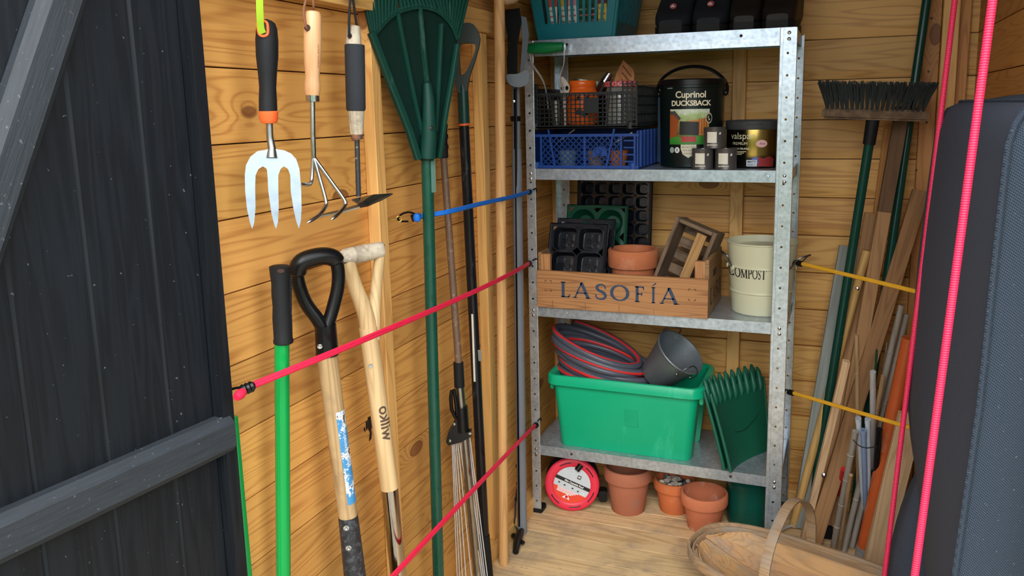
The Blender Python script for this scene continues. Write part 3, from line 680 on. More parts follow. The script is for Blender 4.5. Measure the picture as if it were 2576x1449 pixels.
# ---- bright green pole with black grip
F = Face(707, 860, x=-.885); T = thing('long_handled_hoe', 'bright green metal-shafted hoe with black ribbed grip', 'hoe', F.o, F.R)
spun(T, 'grip', F, [(668, 684, 724), (670, 678, 730), (690, 680, 730), (712, 683, 728), (740, 686, 733), (770, 688, 732), (800, 688, 736), (850, 690, 736), (854, 688, 737), (862, 688, 737), (864, 692, 734)], black_rub, 22)
mb = MB()
for k in range(34): mb.box(F.l(731, 700+k*4.4, -.002), (.004, .012, .0016))
mb.build('grip_ridges', black_rub, T)
plate(MB(), [F.l(706+9*math.cos(a), 677+5*math.sin(a)) for a in [2*PI*i/14 for i in range(14)]], .002, -.0175).build('hanging_hole', dark_hole, T)
a = F.l(709, 858); b = F.l(713, 1449, -.012); d = b-a; e = a+d*((F.loc((0, 0, .0)).z-a.z)/d.z)
rod(T, 'shaft', e, a, F.r(37), F.r(37), pole_brightgreen, 20)
# ---- green pole mostly hidden behind the door
a = at(594, 1130, x=-.915); b = at(623, 1449, x=-.905); d = b-a; e = a+d*((0-a.z)/d.z); a = a-d*.25
T = thing('green_cane', 'thin green pole tucked behind the edge of the black door', 'pole', e); rod(T, 'shaft', V((0, 0, 0)), a-e, .0075, .0075, pole_brightgreen, 12)

# ---- spade with black D-grip
F = Face(838, 900, x=-.872); T = thing('garden_spade', 'spade with black plastic D-grip and torn blue label on its shaft', 'spade', F.o, F.R)
def c5(x, y, d=0.0): return F.l(560+x/3.294, 580+y/3.294, d)
g1 = [c5(855, 860), c5(790, 740), c5(690, 600), c5(630, 440), c5(622, 330, -.004), c5(660, 260, -.006), c5(760, 222, 0), c5(860, 212, .008), c5(930, 240, .014), c5(958, 330, .016), c5(955, 470, .014), c5(915, 640, .01), c5(870, 790, .004), c5(858, 870, 0)]
gp = smoothpath(g1, 5); nn = len(gp); rr = [.0125 + (.004 if 18 < i < 42 else 0) for i in range(nn)]
MB().tube(gp, rr, 14).build('d_grip', black_gl, T)
rod(T, 'grip_socket', c5(852, 780), c5(868, 1030), .0195, .021, black_gl, 20)
MB().lathe([(.005, 0), (.0045, .0015), (.002, .002), (0, .001)], 14, Matrix.Translation(c5(806, 960, -.0175)) @ Matrix.Rotation(PI/2, 4, 'X')).build('rivet', chrome, T)
a = c5(860, 1000); b = F.l(876, 1300); e = F.l(893, 1449); d = e-b
rod(T, 'shaft', b, a, .0182, .0192, ash_old, 20)
sock = metal('hammered_black_steel', '#26282c', .45, ('#3c4046', 90, .5), met=.2, bump=.8)
rod(T, 'blade_socket', b+d*1.6, b-d*.02, .0225, .0188, sock, 20)
mb = MB(); q = b+d*1.5; zz = F.loc((0, 0, 0)).z; q2 = q+d*((zz+.004-q.z)/d.z)
mb.prism([(-.09, q.z+.0), (.09, q.z), (.092, zz+.06), (.07, zz+.01), (0, zz+.002), (-.07, zz+.01), (-.092, zz+.06)], .003, Matrix(((1, 0, 0, q.x), (0, 0, 1, q.y+.012), (0, 1, 0, 0), (0, 0, 0, 1)))).build('blade', dull_steel, T)
for py, px in ((1328, 871), (1378, 877)): MB().lathe([(.006, 0), (.0055, .0018), (.0025, .0024), (0, .001)], 14, Matrix.Translation(F.l(px, py, -.0195)) @ Matrix.Rotation(PI/2, 4, 'X')).build('rivet', chrome, T)
# torn label: strip wrapped on the shaft, in local frame of the shaft
ax = (b-a).normalized(); Rs = zframe(-ax, (1, 0, 0))
N = NT('torn_blue_label'); c = N.coords(rand=False); n1 = N.noise(c, 42, 6, .7); sp = N.n('SeparateXYZ', {0: c}).outputs
col = N.ramp(n1, [(.40, srgb('#5a4238')), (.43, srgb('#d9dee0')), (.47, srgb('#d9dee0')), (.49, srgb('#3f86ba')), (1, srgb('#2f74aa'))], 'LINEAR'); lab_m = N.out(col, .6)
def strip(T, name, c0, L, r, a0, a1, mat):
    mb = MB(); mb.sheet(lambda u, v: (r*math.cos(a0+(a1-a0)*u), r*math.sin(a0+(a1-a0)*u), L*v), 8, 10); o = mb.build(name, mat, T)
    M = Rs.to_4x4(); M.translation = c0; o.matrix_basis = M; return o
p0 = F.l(867, 1262); p1 = F.l(844, 1030); strip(T, 'torn_label', a+ax*((p0-a).dot(ax)), (p0-p1).length, .0192, math.radians(-82), math.radians(-8), lab_m)
tx = MB().text('Gardening Spade', .0125, Matrix.Identity(4), fine=.0025); tm = []
for x, y, z in tx.v: th = math.radians(-48)-y/.0195; tm.append((.0195*math.cos(th), .0195*math.sin(th), -x))
tx.v = tm; o = tx.build('label_lettering', flatcol('label_white', '#e9eef0', .6), T); M = Rs.to_4x4(); M.translation = a+ax*((F.l(853, 1118)-a).dot(ax)); o.matrix_basis = M

# ---- spade with wooden Y handle
F = Face(936, 900, x=-.868); T = thing('border_spade', 'spade with pale wooden Y-shaped handle and polished steel socket', 'spade', F.o, F.R)
def hrod(name, pts, rs, mat, n=16):
    p = smoothpath(pts, 5); m = len(p); R_ = []
    for i in range(m):
        t = i/(m-1)*(len(rs)-1); j = min(int(t), len(rs)-2); R_.append(rs[j]+(rs[j+1]-rs[j])*(t-j))
    return MB().tube(p, R_, n).build(name, mat, T)
hrod('cross_grip', [c5(985+0, 225, -.005), c5(1010, 220, -.004), c5(1160, 190, .012), c5(1310, 160, .03), c5(1335, 158, .032)], [.010, .0165, .0175, .0165, .009], oldwood)
hrod('handle_arm', [c5(1030, 215, -.003), c5(1090, 440), c5(1180, 680), c5(1215, 850)], [.013, .0145, .0165, .018], ash_new)
hrod('handle_arm', [c5(1305, 190, .028), c5(1275, 450, .022), c5(1255, 700, .012), c5(1245, 900, .003)], [.010, .0115, .014, .016], ash_new)
a = c5(1205, 800); b = F.l(980, 1228); e = F.l(1002, 1449); d = e-b; rod(T, 'shaft', b, a, .0185, .0185, ash_new, 20)
MB().lathe([(.0185, 0), (.0165, -.006), (.014, -.008)], 20, zframe(b-a, (1, 0, 0)).to_4x4()).build('shaft_end', ash_new, T).location = b
rod(T, 'steel_socket', b+d*1.5, b-d*.01, .0155, .0175, metal('polished_socket', '#b4aea6', .14), 20)
mb = MB(); q = b+d*1.42; zz = F.loc((0, 0, 0)).z
mb.prism([(-.07, q.z), (.07, q.z), (.072, zz+.05), (0, zz+.002), (-.072, zz+.05)], .003, Matrix(((1, 0, 0, q.x), (0, 0, 1, q.y+.012), (0, 1, 0, 0), (0, 0, 0, 1)))).build('blade', dull_steel, T)
for p_, m_ in ((c5(1012, 255, -.016), dark_hole), (c5(1228, 1122, -.0185), chrome)): MB().lathe([(.0045, 0), (.004, .0012), (0, .0014)], 12, Matrix.Translation(p_) @ Matrix.Rotation(PI/2, 4, 'X')).build('rivet', m_, T)
ax = (b-a).normalized(); Rs = zframe(-ax, (1, 0, 0)); tx = MB().text('wilko', .034, Matrix.Identity(4), bold=.0006, fine=.0022); tm = []
for x, y, z in tx.v: th = math.radians(-58)+y/.0188; tm.append((.0188*math.cos(th), .0188*math.sin(th), x))
tx.v = tm; o = tx.build('burnt_lettering', flatcol('burnt_dark', '#4d3c30', .7), T); M = Rs.to_4x4(); M.translation = a+ax*((F.l(962, 1058)-a).dot(ax)); o.matrix_basis = M
# ================================================================ galvanised shelving unit
galv = galvanised('galvanised_steel', '#a2acb6', .65); galv_post = galvanised('galvanised_post', '#abb3ba', .65)
YS = 2.303; XA, XB = -.896, -.133; YR = 2.60
SHELF_Z = [1.488, 1.113, .689, .233]
unit = thing('shelving_unit', 'four-tier galvanised steel shelving unit against the back wall', 'shelving', (XA, YS, 0))
ul = local(unit)
def flange(mb, o, u, v, w, L, pitch, hr, th, first=.03):
    """strip from o along v (length L), width w along u, round holes punched through, thickness th along u x v"""
    o, u, v = V(o), V(u), V(v); n = u.cross(v)*th; zs = []; z = first
    while z < L-.02: zs.append(z); z += pitch
    cuts = [0]+[ (a+b)/2 for a, b in zip(zs, zs[1:])]+[L]
    for k, zc in enumerate(zs):
        a, b = cuts[k], cuts[k+1]; sq = [(w, zc), (w, b), (w/2, b), (0, b), (0, zc), (0, a), (w/2, a), (w, a)]
        ho = [(w/2+hr*math.cos(PI/4*i), zc+hr*math.sin(PI/4*i)) for i in range(8)]
        P = lambda q, s: o+u*q[0]+v*q[1]+n*s
        vs = [P(q, 0) for q in sq]+[P(q, 0) for q in ho]+[P(q, 1) for q in sq]+[P(q, 1) for q in ho]; fs = []
        for i in range(8):
            j = (i+1) % 8; fs += [(i, j, 8+j, 8+i), (16+j, 16+i, 24+i, 24+j), (8+i, 8+j, 24+j, 24+i)]
            if i in (0, 3, 4, 7): fs.append((j, i, 16+i, 16+j))
        mb.add(vs, fs)
def post(x, y, fx, wx, fy, wy, pitch):
    mb = MB(); z0 = .012; L = 1.487-z0; p = ul((x, y, z0))
    flange(mb, p, (fx, 0, 0), (0, 0, 1), wx, L, pitch, .0034, .0016); flange(mb, p, (0, fy, 0), (0, 0, 1), wy, L, pitch, .0034, .0016, .055)
    mb.tube([p+V((fx*wx, 0, 0)), p+V((fx*wx, 0, L))], .0014, 6)
    o = mb.build('post', galv_post, unit, smooth=25)
    f = MB().box(p+V((fx*wx/2, fy*wy/2, -.003)), (wx+.008, wy+.008, .018), .003).build('foot', black_rub, unit); return o
post(XA, YS, 1, .027, 1, .038, .0515); post(XB, YS, -1, .040, 1, .030, .0575)
post(XA, YR, 1, .036, -1, .027, .0515); post(XB+.007, YR, -1, .030, -1, .038, .0575)
# folded stiffener down the inside edge of the front right post
MB().bar(ul((XB-.036, YS-.0015, .02)), ul((XB-.036, YS-.0015, 1.485)), .007, .003, up=(0, 1, 0)).build('post_fold', galv_post, unit)
for i, z in enumerate(SHELF_Z):
    mb = MB(); x0, x1, y0, y1 = XA+.002, XB-.002, YS+.002, YR-.002; h = .032
    mb.box(ul(((x0+x1)/2, (y0+y1)/2, z-.0007)), (x1-x0, y1-y0, .0014))
    s_ = mb.build('shelf', galv, unit)
    mb = MB()
    for (a, b, ax) in (((x0, y0), (x1, y0), 0), ((x0, y1), (x1, y1), 0), ((x0, y0), (x0, y1), 1), ((x1, y0), (x1, y1), 1)):
        c = ul(((a[0]+b[0])/2, (a[1]+b[1])/2, z-h/2)); d = (abs(b[0]-a[0])+.0015, .0015, h) if ax == 0 else (.0015, abs(b[1]-a[1]), h)
        mb.box(c, d)
        sgn = 1 if a[1] == y0 else -1
        if ax == 0: mb.box(c+V((0, sgn*.006, -h/2)), (d[0], .013, .0015))
    mb.build('lip', galv, s_)
    if i == 0:
        MB().box(ul(((x0+x1)/2, y0-.001, z-.036)), (x1-x0-.06, .0016, .020)).build('front_rail', galv_post, s_)
    for hx in ((.13, .62) if i in (0, 3) else (.70,) if i == 1 else (.12, .62)):
        mm = dark_hole if i in (0, 3) else galv_post
        MB().lathe([(.0042, 0), (.0036, .0018), (0, .0022)], 10, Matrix.Translation(ul((x0+hx, y0-.0008, z-.016))) @ Matrix.Rotation(PI/2, 4, 'X')).build('rivet_head', mm, s_)
    for X, sg in ((XA+.0135, 1), (XB-.018, -1)):
        for dz in (-.010, -.026):
            MB().lathe([(.0050, 0), (.0044, .002), (.002, .0032), (0, .0034)], 10, Matrix.Translation(ul((X, YS-.0005, z+dz-.004))) @ Matrix.Rotation(PI/2, 4, 'X')).build('bolt', chrome, unit)

# ---------------------------------------------------------------- elastic cords
N = NT('pink_red_elastic'); c = N.coords(rand=False); w_ = N.n('TexWave', {'Vector': c, 'Scale': 260.0, 'Distortion': 1.0}).outputs[1]
pink_m = N.out(N.mix(w_, (*srgb('#e81c4e'), 1), (*srgb('#d01a3c'), 1)), .55); N.bump(w_, .3, .0006)
blue_m = plastic('blue_elastic', '#1668c9', .6, bump=.5); yellow_m = plastic('yellow_elastic', '#d9a32a', .55, bump=.5)
brass = metal('brass', '#d8b45a', .3)
def elastic(name, label, pts, mat, ends, r=.0042, twin=True):
    """taut elastic cord (a doubled strand) with black coil hooks at its ends"""
    P = smoothpath(pts, 8); T = thing(name, label, 'elastic cord', P[0]); L = lambda p: V(p)-P[0]
    n = len(P)
    MB().tube([L(p) for p in P], r, 10).build('cord', mat, T)
    if twin: MB().tube([L(p)+V((0, -.001, r*.95)) for p in P], r*.8, 10).build('strand', mat, T)
    for e, d, hook in ends:
        p = L(P[0] if e == 0 else P[-1]); q = L(P[3] if e == 0 else P[-4]); t = (p-q).normalized()
        MB().tube([p+t*(.0035*k)+V((0, 0, .0006*(k % 2))) for k in range(7)], [d*(1.0 if k % 2 else .82) for k in range(7)], 12).build('coil', black_gl, T)
        if hook: MB().tube(smoothpath([L(h) for h in hook], 4), .0022, 8).build('hook', black_gl, T)
    return T
# blue
kp = at(1058, 546, x=-.885)
T = elastic('bungee_cord', 'blue elastic cord stretched from brass screw eye to shelf post', [kp, at(1130, 534, x=-.84), at(1210, 514, x=-.842), at(1290, 496, x=-.86), at(1330, 484, y=2.285)], blue_m,
  [(0, .009, [at(1048, 540, x=-.89), at(1030, 534, x=-.895), at(1012, 538, x=-.90), at(1002, 548, x=-.903), at(1006, 556, x=-.905), at(1026, 557, x=-.905)]), (1, .0085, [at(1340, 478, y=2.29), at(1348, 474, y=2.298), at(1349, 482, y=2.312)])])
MB().lathe([(0, -.010), (.007, -.007), (.009, 0), (.007, .008), (0, .011)], 12, Matrix.Translation(V(at(1049, 548, x=-.882))-kp)).build('knot', blue_m, T)
p = at(985, 552, x=-.912)
T = thing('screw_eye', 'small brass screw eye in the wall stud holding the blue cord', 'screw eye', p)
MB().tube(arc((.012, 0.012, 0), .006, 0, 360, 16, (.7, .7, 0), (0, 0, 1)), .0012, 8).tube([(-.004, 0, 0), (.008, .008, 0)], .0013, 8).build('eye', brass, T)
# red upper
kp = at(636, 972, x=-.865)
T = elastic('bungee_cord', 'long red elastic cord crossing in front of both spade handles', [kp, at(850, 884, x=-.825), at(1075, 788, x=-.825), at(1200, 732, x=-.83), at(1285, 690, x=-.845), at(1330, 664, y=2.285)], pink_m,
  [(0, .0095, [at(618, 975, x=-.87), at(600, 975, x=-.88), at(586, 978, x=-.893), at(574, 984, x=-.903)]), (1, .009, [at(1340, 655, y=2.29), at(1349, 651, y=2.3), at(1350, 658, y=2.312)])], .0044)
MB().tube([V(at(612, 985, x=-.86))-kp, V(at(604, 992, x=-.858))-kp, V(at(594, 1000, x=-.858))-kp], [.006, .0085, .006], 10).build('knot', pink_m, T)
kp = at(985, 1455, x=-.79); k0 = kp+(kp-at(1080, 1352, x=-.80))*1.2
elastic('bungee_cord', 'red elastic cord slanting low across the wire rake to shelf post', [k0, kp, at(1080, 1352, x=-.80), at(1230, 1192, x=-.82), at(1310, 1108, x=-.845), at(1346, 1072, y=2.283)], pink_m,
  [(1, .009, [at(1352, 1060, y=2.288), at(1360, 1052, y=2.3), at(1361, 1058, y=2.312)])], .0046)
# yellow pair to the right of the shelf
for (a, b, lab) in (((2012, 663), (2310, 736), 'yellow elastic cord level with the cream bucket, holding the stacked poles'), ((1990, 988), (2300, 1080), 'yellow elastic cord level with the green leaf scoops, holding the stacked poles')):
    p0 = at(a[0]+6, a[1]+2, y=2.36); p1 = at(b[0], b[1], x=.31) if False else at(b[0], b[1], y=2.05)
    elastic('bungee_cord', lab, [p0, (p0*.66+p1*.34), (p0*.33+p1*.67), p1], yellow_m, [(0, .0085, [at(a[0]-3, a[1]-2, y=2.365), at(a[0]-12, a[1]-8, y=2.385), at(a[0]-18, a[1]+2, y=2.40)])], .004)
# ================================================================ on the shelves, top two tiers
Z0, Z1, Z2, Z3 = [z+.0002 for z in SHELF_Z]
# ---- teal basket with seed packets
teal = plastic('teal_plastic', '#0a646f', .35, var=.05)
T = thing('storage_basket', 'teal plastic basket with vertical slots on the top shelf', 'basket', (-.741, 2.318, Z0))
bw0, bw1, bh, bd = .112, .142, .20, .25
def side_panel(mb, f, w0, w1, h, ns, z0=.045, z1=.185, m=.022):
    """slotted flaring wall: f(s,z) maps s in -1..1 across, z up"""
    cols = [-1]; 
    zz = [0, z0, z1, h]
    for k in range(ns):
        a = -1+m/w0+(2-2*m/w0)*(k+.22)/ns; b = -1+m/w0+(2-2*m/w0)*(k+.78)/ns; cols += [a, b]
    cols.append(1)
    for i in range(len(cols)-1):
        slot = i % 2 == 1
        for j in range(3):
            if slot and j == 1: continue
            q = [f(cols[i], zz[j]), f(cols[i+1], zz[j]), f(cols[i+1], zz[j+1]), f(cols[i], zz[j+1])]
            n_ = (q[1]-q[0]).cross(q[3]-q[0]).normalized()*.0025
            mb.add([*q, *[p+n_ for p in q]], [(0, 1, 2, 3), (7, 6, 5, 4), (0, 4, 5, 1), (1, 5, 6, 2), (2, 6, 7, 3), (3, 7, 4, 0)])
def fr(s, z): t = z/bh; return V((s*(bw0+(bw1-bw0)*t), -.018*t, z))
def bk(s, z): t = z/bh; return V((-s*(bw0+(bw1-bw0)*t), bd+.018*t, z))
def rt(s, z): t = z/bh; return V((bw0+(bw1-bw0)*t, bd/2+s*(bd/2+.018*t), z))
def lf(s, z): t = z/bh; return V((-bw0-(bw1-bw0)*t, bd/2-s*(bd/2+.018*t), z))
mb = MB(); side_panel(mb, fr, bw0, bw1, bh, 11); mb.build('front_panel', teal, T, smooth=0)
mb = MB(); side_panel(mb, bk, bw0, bw1, bh, 11); mb.build('back_panel', teal, T, smooth=0)
for f in (rt, lf): mb = MB(); side_panel(mb, f, bd/2, bd/2, bh, 14); mb.build('side_panel', teal, T, smooth=0)
MB().box((0, bd/2, .002), (bw0*2, bd, .004), .001).build('base', teal, T)
MB().tube([(-bw1, -.02, bh), (bw1, -.02, bh), (bw1, bd+.02, bh), (-bw1, bd+.02, bh)], .005, 8, closed=True).build('rim', teal, T)
for sx in (-1, 1): MB().tube([(sx*bw0, 0, .002), (sx*bw1, -.018, bh)], .006, 8).build('corner', teal, T)
def packet(x, w, top, bot, lab, mark=None, yy=.012):
    T = thing('seed_packet', lab, 'seed packet', (-.741+x, 2.318+yy, Z0+.0045))
    MB().box((0, 0, .045), (w, .003, .09), .0006).build('lower_panel', flatcol('packet_'+bot[1:], bot, .5), T); MB().box((0, 0, .125), (w, .003, .07), .0006).build('upper_panel', flatcol('packet_'+top[1:], top, .5), T)
    for i in range(4): MB().box((-.002 if i % 2 else .001, -.0018, .03+i*.016), (w*.7, .0006, .005)).build('print_line', flatcol('packet_print', ('#2b2b2b', '#7d7a70', '#c46a5c', '#9a9a90')[i], .6), T)
packet(-.075, .030, '#d14a3c', '#e4e2da', 'white seed packet with red top behind the basket slots')
packet(-.044, .026, '#d8b23a', '#ded9c8', 'cream seed packet with yellow top behind the basket slots', yy=.016)
packet(-.014, .028, '#d28aa0', '#e8e2e0', 'white seed packet with pink top behind the basket slots', yy=.014)
packet(.018, .034, '#0e5a32', '#0a4a2a', 'dark green seed packet behind the basket slots', yy=.018)
packet(.049, .024, '#164a30', '#1a2e22', 'very dark green seed packet standing next to yellow one', yy=.014)
packet(.076, .026, '#7a2a34', '#d8c04a', 'yellow seed packet with maroon top in the basket', yy=.012)

# ---- boots
bootm = plastic('dark_blue_black_suede', '#14181f', .75, bump=.5); bootb = plastic('dark_brown_black_leather', '#1c1613', .6, bump=.4); solem = plastic('boot_sole_rubber', '#0d0e10', .7)
def boot(x, w, label, mat, badge, turn=0.0, group=None):
    T = thing('walking_boot', label, 'boot', (x, 2.315, Z0), Matrix.Rotation(turn, 3, 'Z'), group)
    L = .27; secs = []
    def sec(u, v):           # u along from toe to heel, v round the section
        y = L*u; a = 2*PI*v
        hw = w/2*(.62+.38*min(1, (u/.14)**.5)) if u < .14 else w/2*(1-.10*max(0, math.sin((u-.3)*PI/.7)))
        hw *= 1 if u < .85 else (1-.45*((u-.85)/.15)**2)
        top = .028+.020*min(1, u/.10)+(.0 if u < .12 else .105*min(1, ((u-.12)/.40))**1.1)
        top *= 1 if u > .03 else .75
        c, s = math.cos(a), math.sin(a); e = .55
        return (hw*math.copysign(abs(c)**e, c), y, .016+top*(.5+.5*math.copysign(abs(s)**e, s)))
    mb = MB(); mb.sheet(lambda v, u: sec(u, v), 24, 18, 0, True)
    n = 24; mb.f.append(tuple(i*19 for i in range(n))); mb.f.append(tuple(i*19+18 for i in range(n-1, -1, -1)))
    mb.build('upper', mat, T, clean=True)
    prof = [(w/2*.62, -.003), (w/2*.88, .012), (w/2*.98, .035), (w/2, .08), (w/2*.9, .15), (w/2*.86, .22), (w/2*.6, .275)]; pts = [(-a, b) for a, b in prof][::-1]+[(a, b) for a, b in prof]
    MB().prism(pts, .02).build('sole', solem, T)
    # ankle shaft and tongue
    MB().lathe([(.040, .075), (.046, .11), (.047, .16), (.049, .20), (.045, .203), (.042, .19), (.041, .12)], 24, Matrix.Translation((0, .19, 0)), sx=w/.105, sy=1.25, caps=False).build('ankle_shaft', mat, T)
    MB().sheet(lambda u, v: ((u-.5)*w*.42, .085+.075*v-.012*math.sin(PI*u), .083+.10*v+.010*math.sin(PI*u)), 8, 8, .006).build('tongue', mat, T)
    for k in range(3): MB().tube([(-w*.24, .10+.02*k, .098+.026*k), (0, .076+.02*k, .112+.026*k), (w*.24, .10+.02*k, .098+.026*k)], .0028, 6).build('lace', solem, T)
    if badge:
        M = Matrix.Translation((0, .040, .0765)) @ Matrix.Rotation(math.radians(52), 4, 'X'); b_ = MB().lathe([(.0095, 0), (.0095, .003), (0, .0032)], 18, M).build('badge', flatcol('badge_red', '#a94a4c', .5), T)
        mb = MB(); mb.prism([(-.008, -.005), (.006, -.005), (-.001, .005)], .0008, M, .0033); mb.build('badge_mountain', flatcol('badge_white', '#c9c9c9', .5), b_)
boot(-.4665, .102, 'navy black walking boot with round badge beside the teal basket', bootm, True)
boot(-.3635, .099, 'navy black walking boot with round badge beside the brown pair', bootm, True)
boot(-.2695, .083, 'dark brown boot between the badged boots and its twin', bootb, False, .02)
boot(-.1835, .090, 'dark brown boot at the open end of the top shelf', bootb, False, -.05)

# ---- stacked crates
blue_p = plastic('blue_crate_plastic', '#143c84', .4, var=.08); blackc = plastic('black_crate_plastic', '#15171a', .5)
def clipbars(mb, x0, x1, z0, z1, dx, y, t, lean):
    """diagonal lattice bars clipped to a rectangle"""
    s = x0-(z1-z0)*1.2
    while s < x1+(z1-z0)*1.2:
        a = V((s, z0)); b = V((s+lean*(z1-z0), z1))
        if a.x > b.x: a, b = b, a
        d = b-a; lo = max(0, (x0-a.x)/d.x); hi = min(1, (x1-a.x)/d.x)
        if hi-lo > .04:
            p, q = a+d*lo, a+d*hi; mb.bar((p.x, y, p.y), (q.x, y, q.y), t, .003, up=(0, 1, 0))
        s += dx
cw, chh, cdp = .334, .117, .275; cx0 = -.887
T = thing('plastic_crate', 'blue lattice-sided plastic crate under the black crate', 'crate', (cx0, 2.311, Z1))
mb = MB(); y = .003
for z in (.006, .098): mb.box((cw/2, y, z), (cw, .005, .008))
for x in (.01, .036, .172, .282, cw-.012): mb.box((x, y-.001, .052), (.006, .006, .098))
for sx, x0_, x1_ in ((1, .085, .072), (-1, .23, .25)): pass
mb.bar((.060, y-.003, .116), (.080, y-.003, .006), .005, .006, up=(0, 1, 0)); mb.bar((.262, y-.003, .116), (.238, y-.003, .006), .005, .006, up=(0, 1, 0))
clipbars(mb, .036, .282, .012, .096, .0175, y, .0024, 1); clipbars(mb, .036, .282, .012, .096, .0175, y, .0024, -1)
for z in (.022, .042, .062, .082): mb.box((cw-.03, y, z), (.03, .004, .004))
mb.build('front_lattice', blue_p, T, smooth=0)
bdg = MB(); bdg.prism([(.022*math.cos(a)*1.0, .024*math.sin(a)-.006) for a in [PI*k/16 for k in range(17)]]+[(-.024, -.012), (.024, -.012)], .006, Matrix.Translation((.218, y+.002, .05)) @ Matrix.Rotation(PI/2, 4, 'X')); ob = bdg.build('badge', blue_p, T)
mb = MB(); mb.tube(arc((.218, -.0045, .054), .013, 20, 300, 16), .0012, 6); mb.tube(smoothpath([(.215, -.0045, .060), (.219, -.0045, .055), (.224, -.0045, .052), (.217, -.0045, .044)], 4), .0012, 6); mb.build('emblem', plastic('dark_blue_relief', '#0e2f6c', .5), ob)
for x in (.012, cw-.016): MB().lathe([(.016, 0), (.0155, .018), (.012, .02)], 14, Matrix.Translation((x+(.004 if x < .1 else -.004), .014, 0))).build('corner_foot', blue_p, T)
for x in (.004, cw-.004):
    mb = MB(); mb.box((x, cdp/2, .058), (.004, cdp, .105))
    for k in range(6): mb.box((x+(.004 if x > .1 else -.004), .02+k*.046, .058), (.008, .005, .105))
    mb.build('side_wall', blue_p, T, smooth=0)
MB().box((cw/2, cdp, .058), (cw, .004, .105)).build('back_wall', blue_p, T); MB().box((cw/2, cdp/2, .003), (cw, cdp, .004)).build('base', blue_p, T)
# odds and ends inside the blue crate
for i, (x, yy, z, col, nm, lab) in enumerate([(.26, .05, .03, '#b5652c', 'peat_pot', 'orange-brown round pot seen through the blue lattice'), (.19, .055, .028, '#8d6a48', 'peat_pot', 'tan fibre pot low in the blue crate'), (.10, .06, .035, '#6d7c84', 'plant_tray', 'grey-blue small dish tilted inside the blue crate')]):
    t2 = thing(nm, lab, 'pot', (cx0+x, 2.311+yy, Z1+.006)); m_ = plastic('crate_content_'+str(i), col, .6)
    MB().lathe([(.022, 0), (.03, .045), (.032, .046), (.028, .044), (.02, .004)], 18, caps=False).build('bowl', m_, t2); MB().lathe([(.0, .001), (.022, .002)], 18, caps=False).build('base', m_, t2)
for i, (x, z, l, a, lab) in enumerate([(.075, .095, .07, .6, 'thin silver blade poking above the blue crate rim'), (.255, .095, .06, .5, 'slim silver spike behind the blue crate corner bar')]):
    t2 = thing('metal_skewer', lab, 'skewer', (cx0+x, 2.34, Z1+z-.02)); MB().bar((0, 0, 0), (l*math.cos(a), 0, l*math.sin(a)), .004, .002, up=(0, 1, 0)).build('blade', chrome, t2)

zb = Z1+.118
T = thing('plastic_crate', 'black grid-sided plastic crate stacked on the blue crate', 'crate', (cx0, 2.311, zb))
mb = MB(); y = .003; cw2 = .330
for k in range(8): mb.box((cw2/2, y, .008+k*.0125), (cw2-.03, .0032, .0028))
for k in range(22): mb.box((.02+k*.0138, y, .052), (.0028, .0032, .10))
for z in (.004, .101): mb.box((cw2/2, y, z), (cw2, .006, .006))
for q in ((.066, .100, .082, .006), (.254, .140, .236, .006)): mb.bar((q[0], y-.003, q[1]), (q[2], y-.003, q[3]), .004, .005, up=(0, 1, 0))
mb.box((.193, y-.001, .066), (.044, .005, .044)); mb.build('front_grid', blackc, T, smooth=0)
for x in (.014, cw2-.024):
    mb = MB(); wd = .028 if x < .1 else .044
    for k in range(10): mb.box((x, y, .012+k*.0125), (wd, .004, .0035))
    for k in range(4): mb.box((x-wd/2+.002+k*(wd-.004)/3, y, .066), (.0035, .005, .132))
    mb.build('corner_panel', blackc, T, smooth=0); MB().lathe([(.016, 0), (.0155, .018), (.012, .02)], 14, Matrix.Translation((x, .014, -.002))).build('corner_foot', blackc, T)
for x in (.003, cw2-.003):
    mb = MB()
    for k in range(5): mb.box((x, cdp/2, .012+k*.026), (.004, cdp, .005))
    for k in range(14): mb.box((x, .006+k*.0203, .06), (.005, .006, .12))
    mb.build('side_grid', blackc, T, smooth=0)
MB().box((cw2/2, cdp, .05), (cw2, .004, .10)).build('back_wall', blackc, T); MB().box((cw2/2, cdp/2, .004), (cw2, cdp, .004)).build('base', blackc, T)
zi = zb+.0065
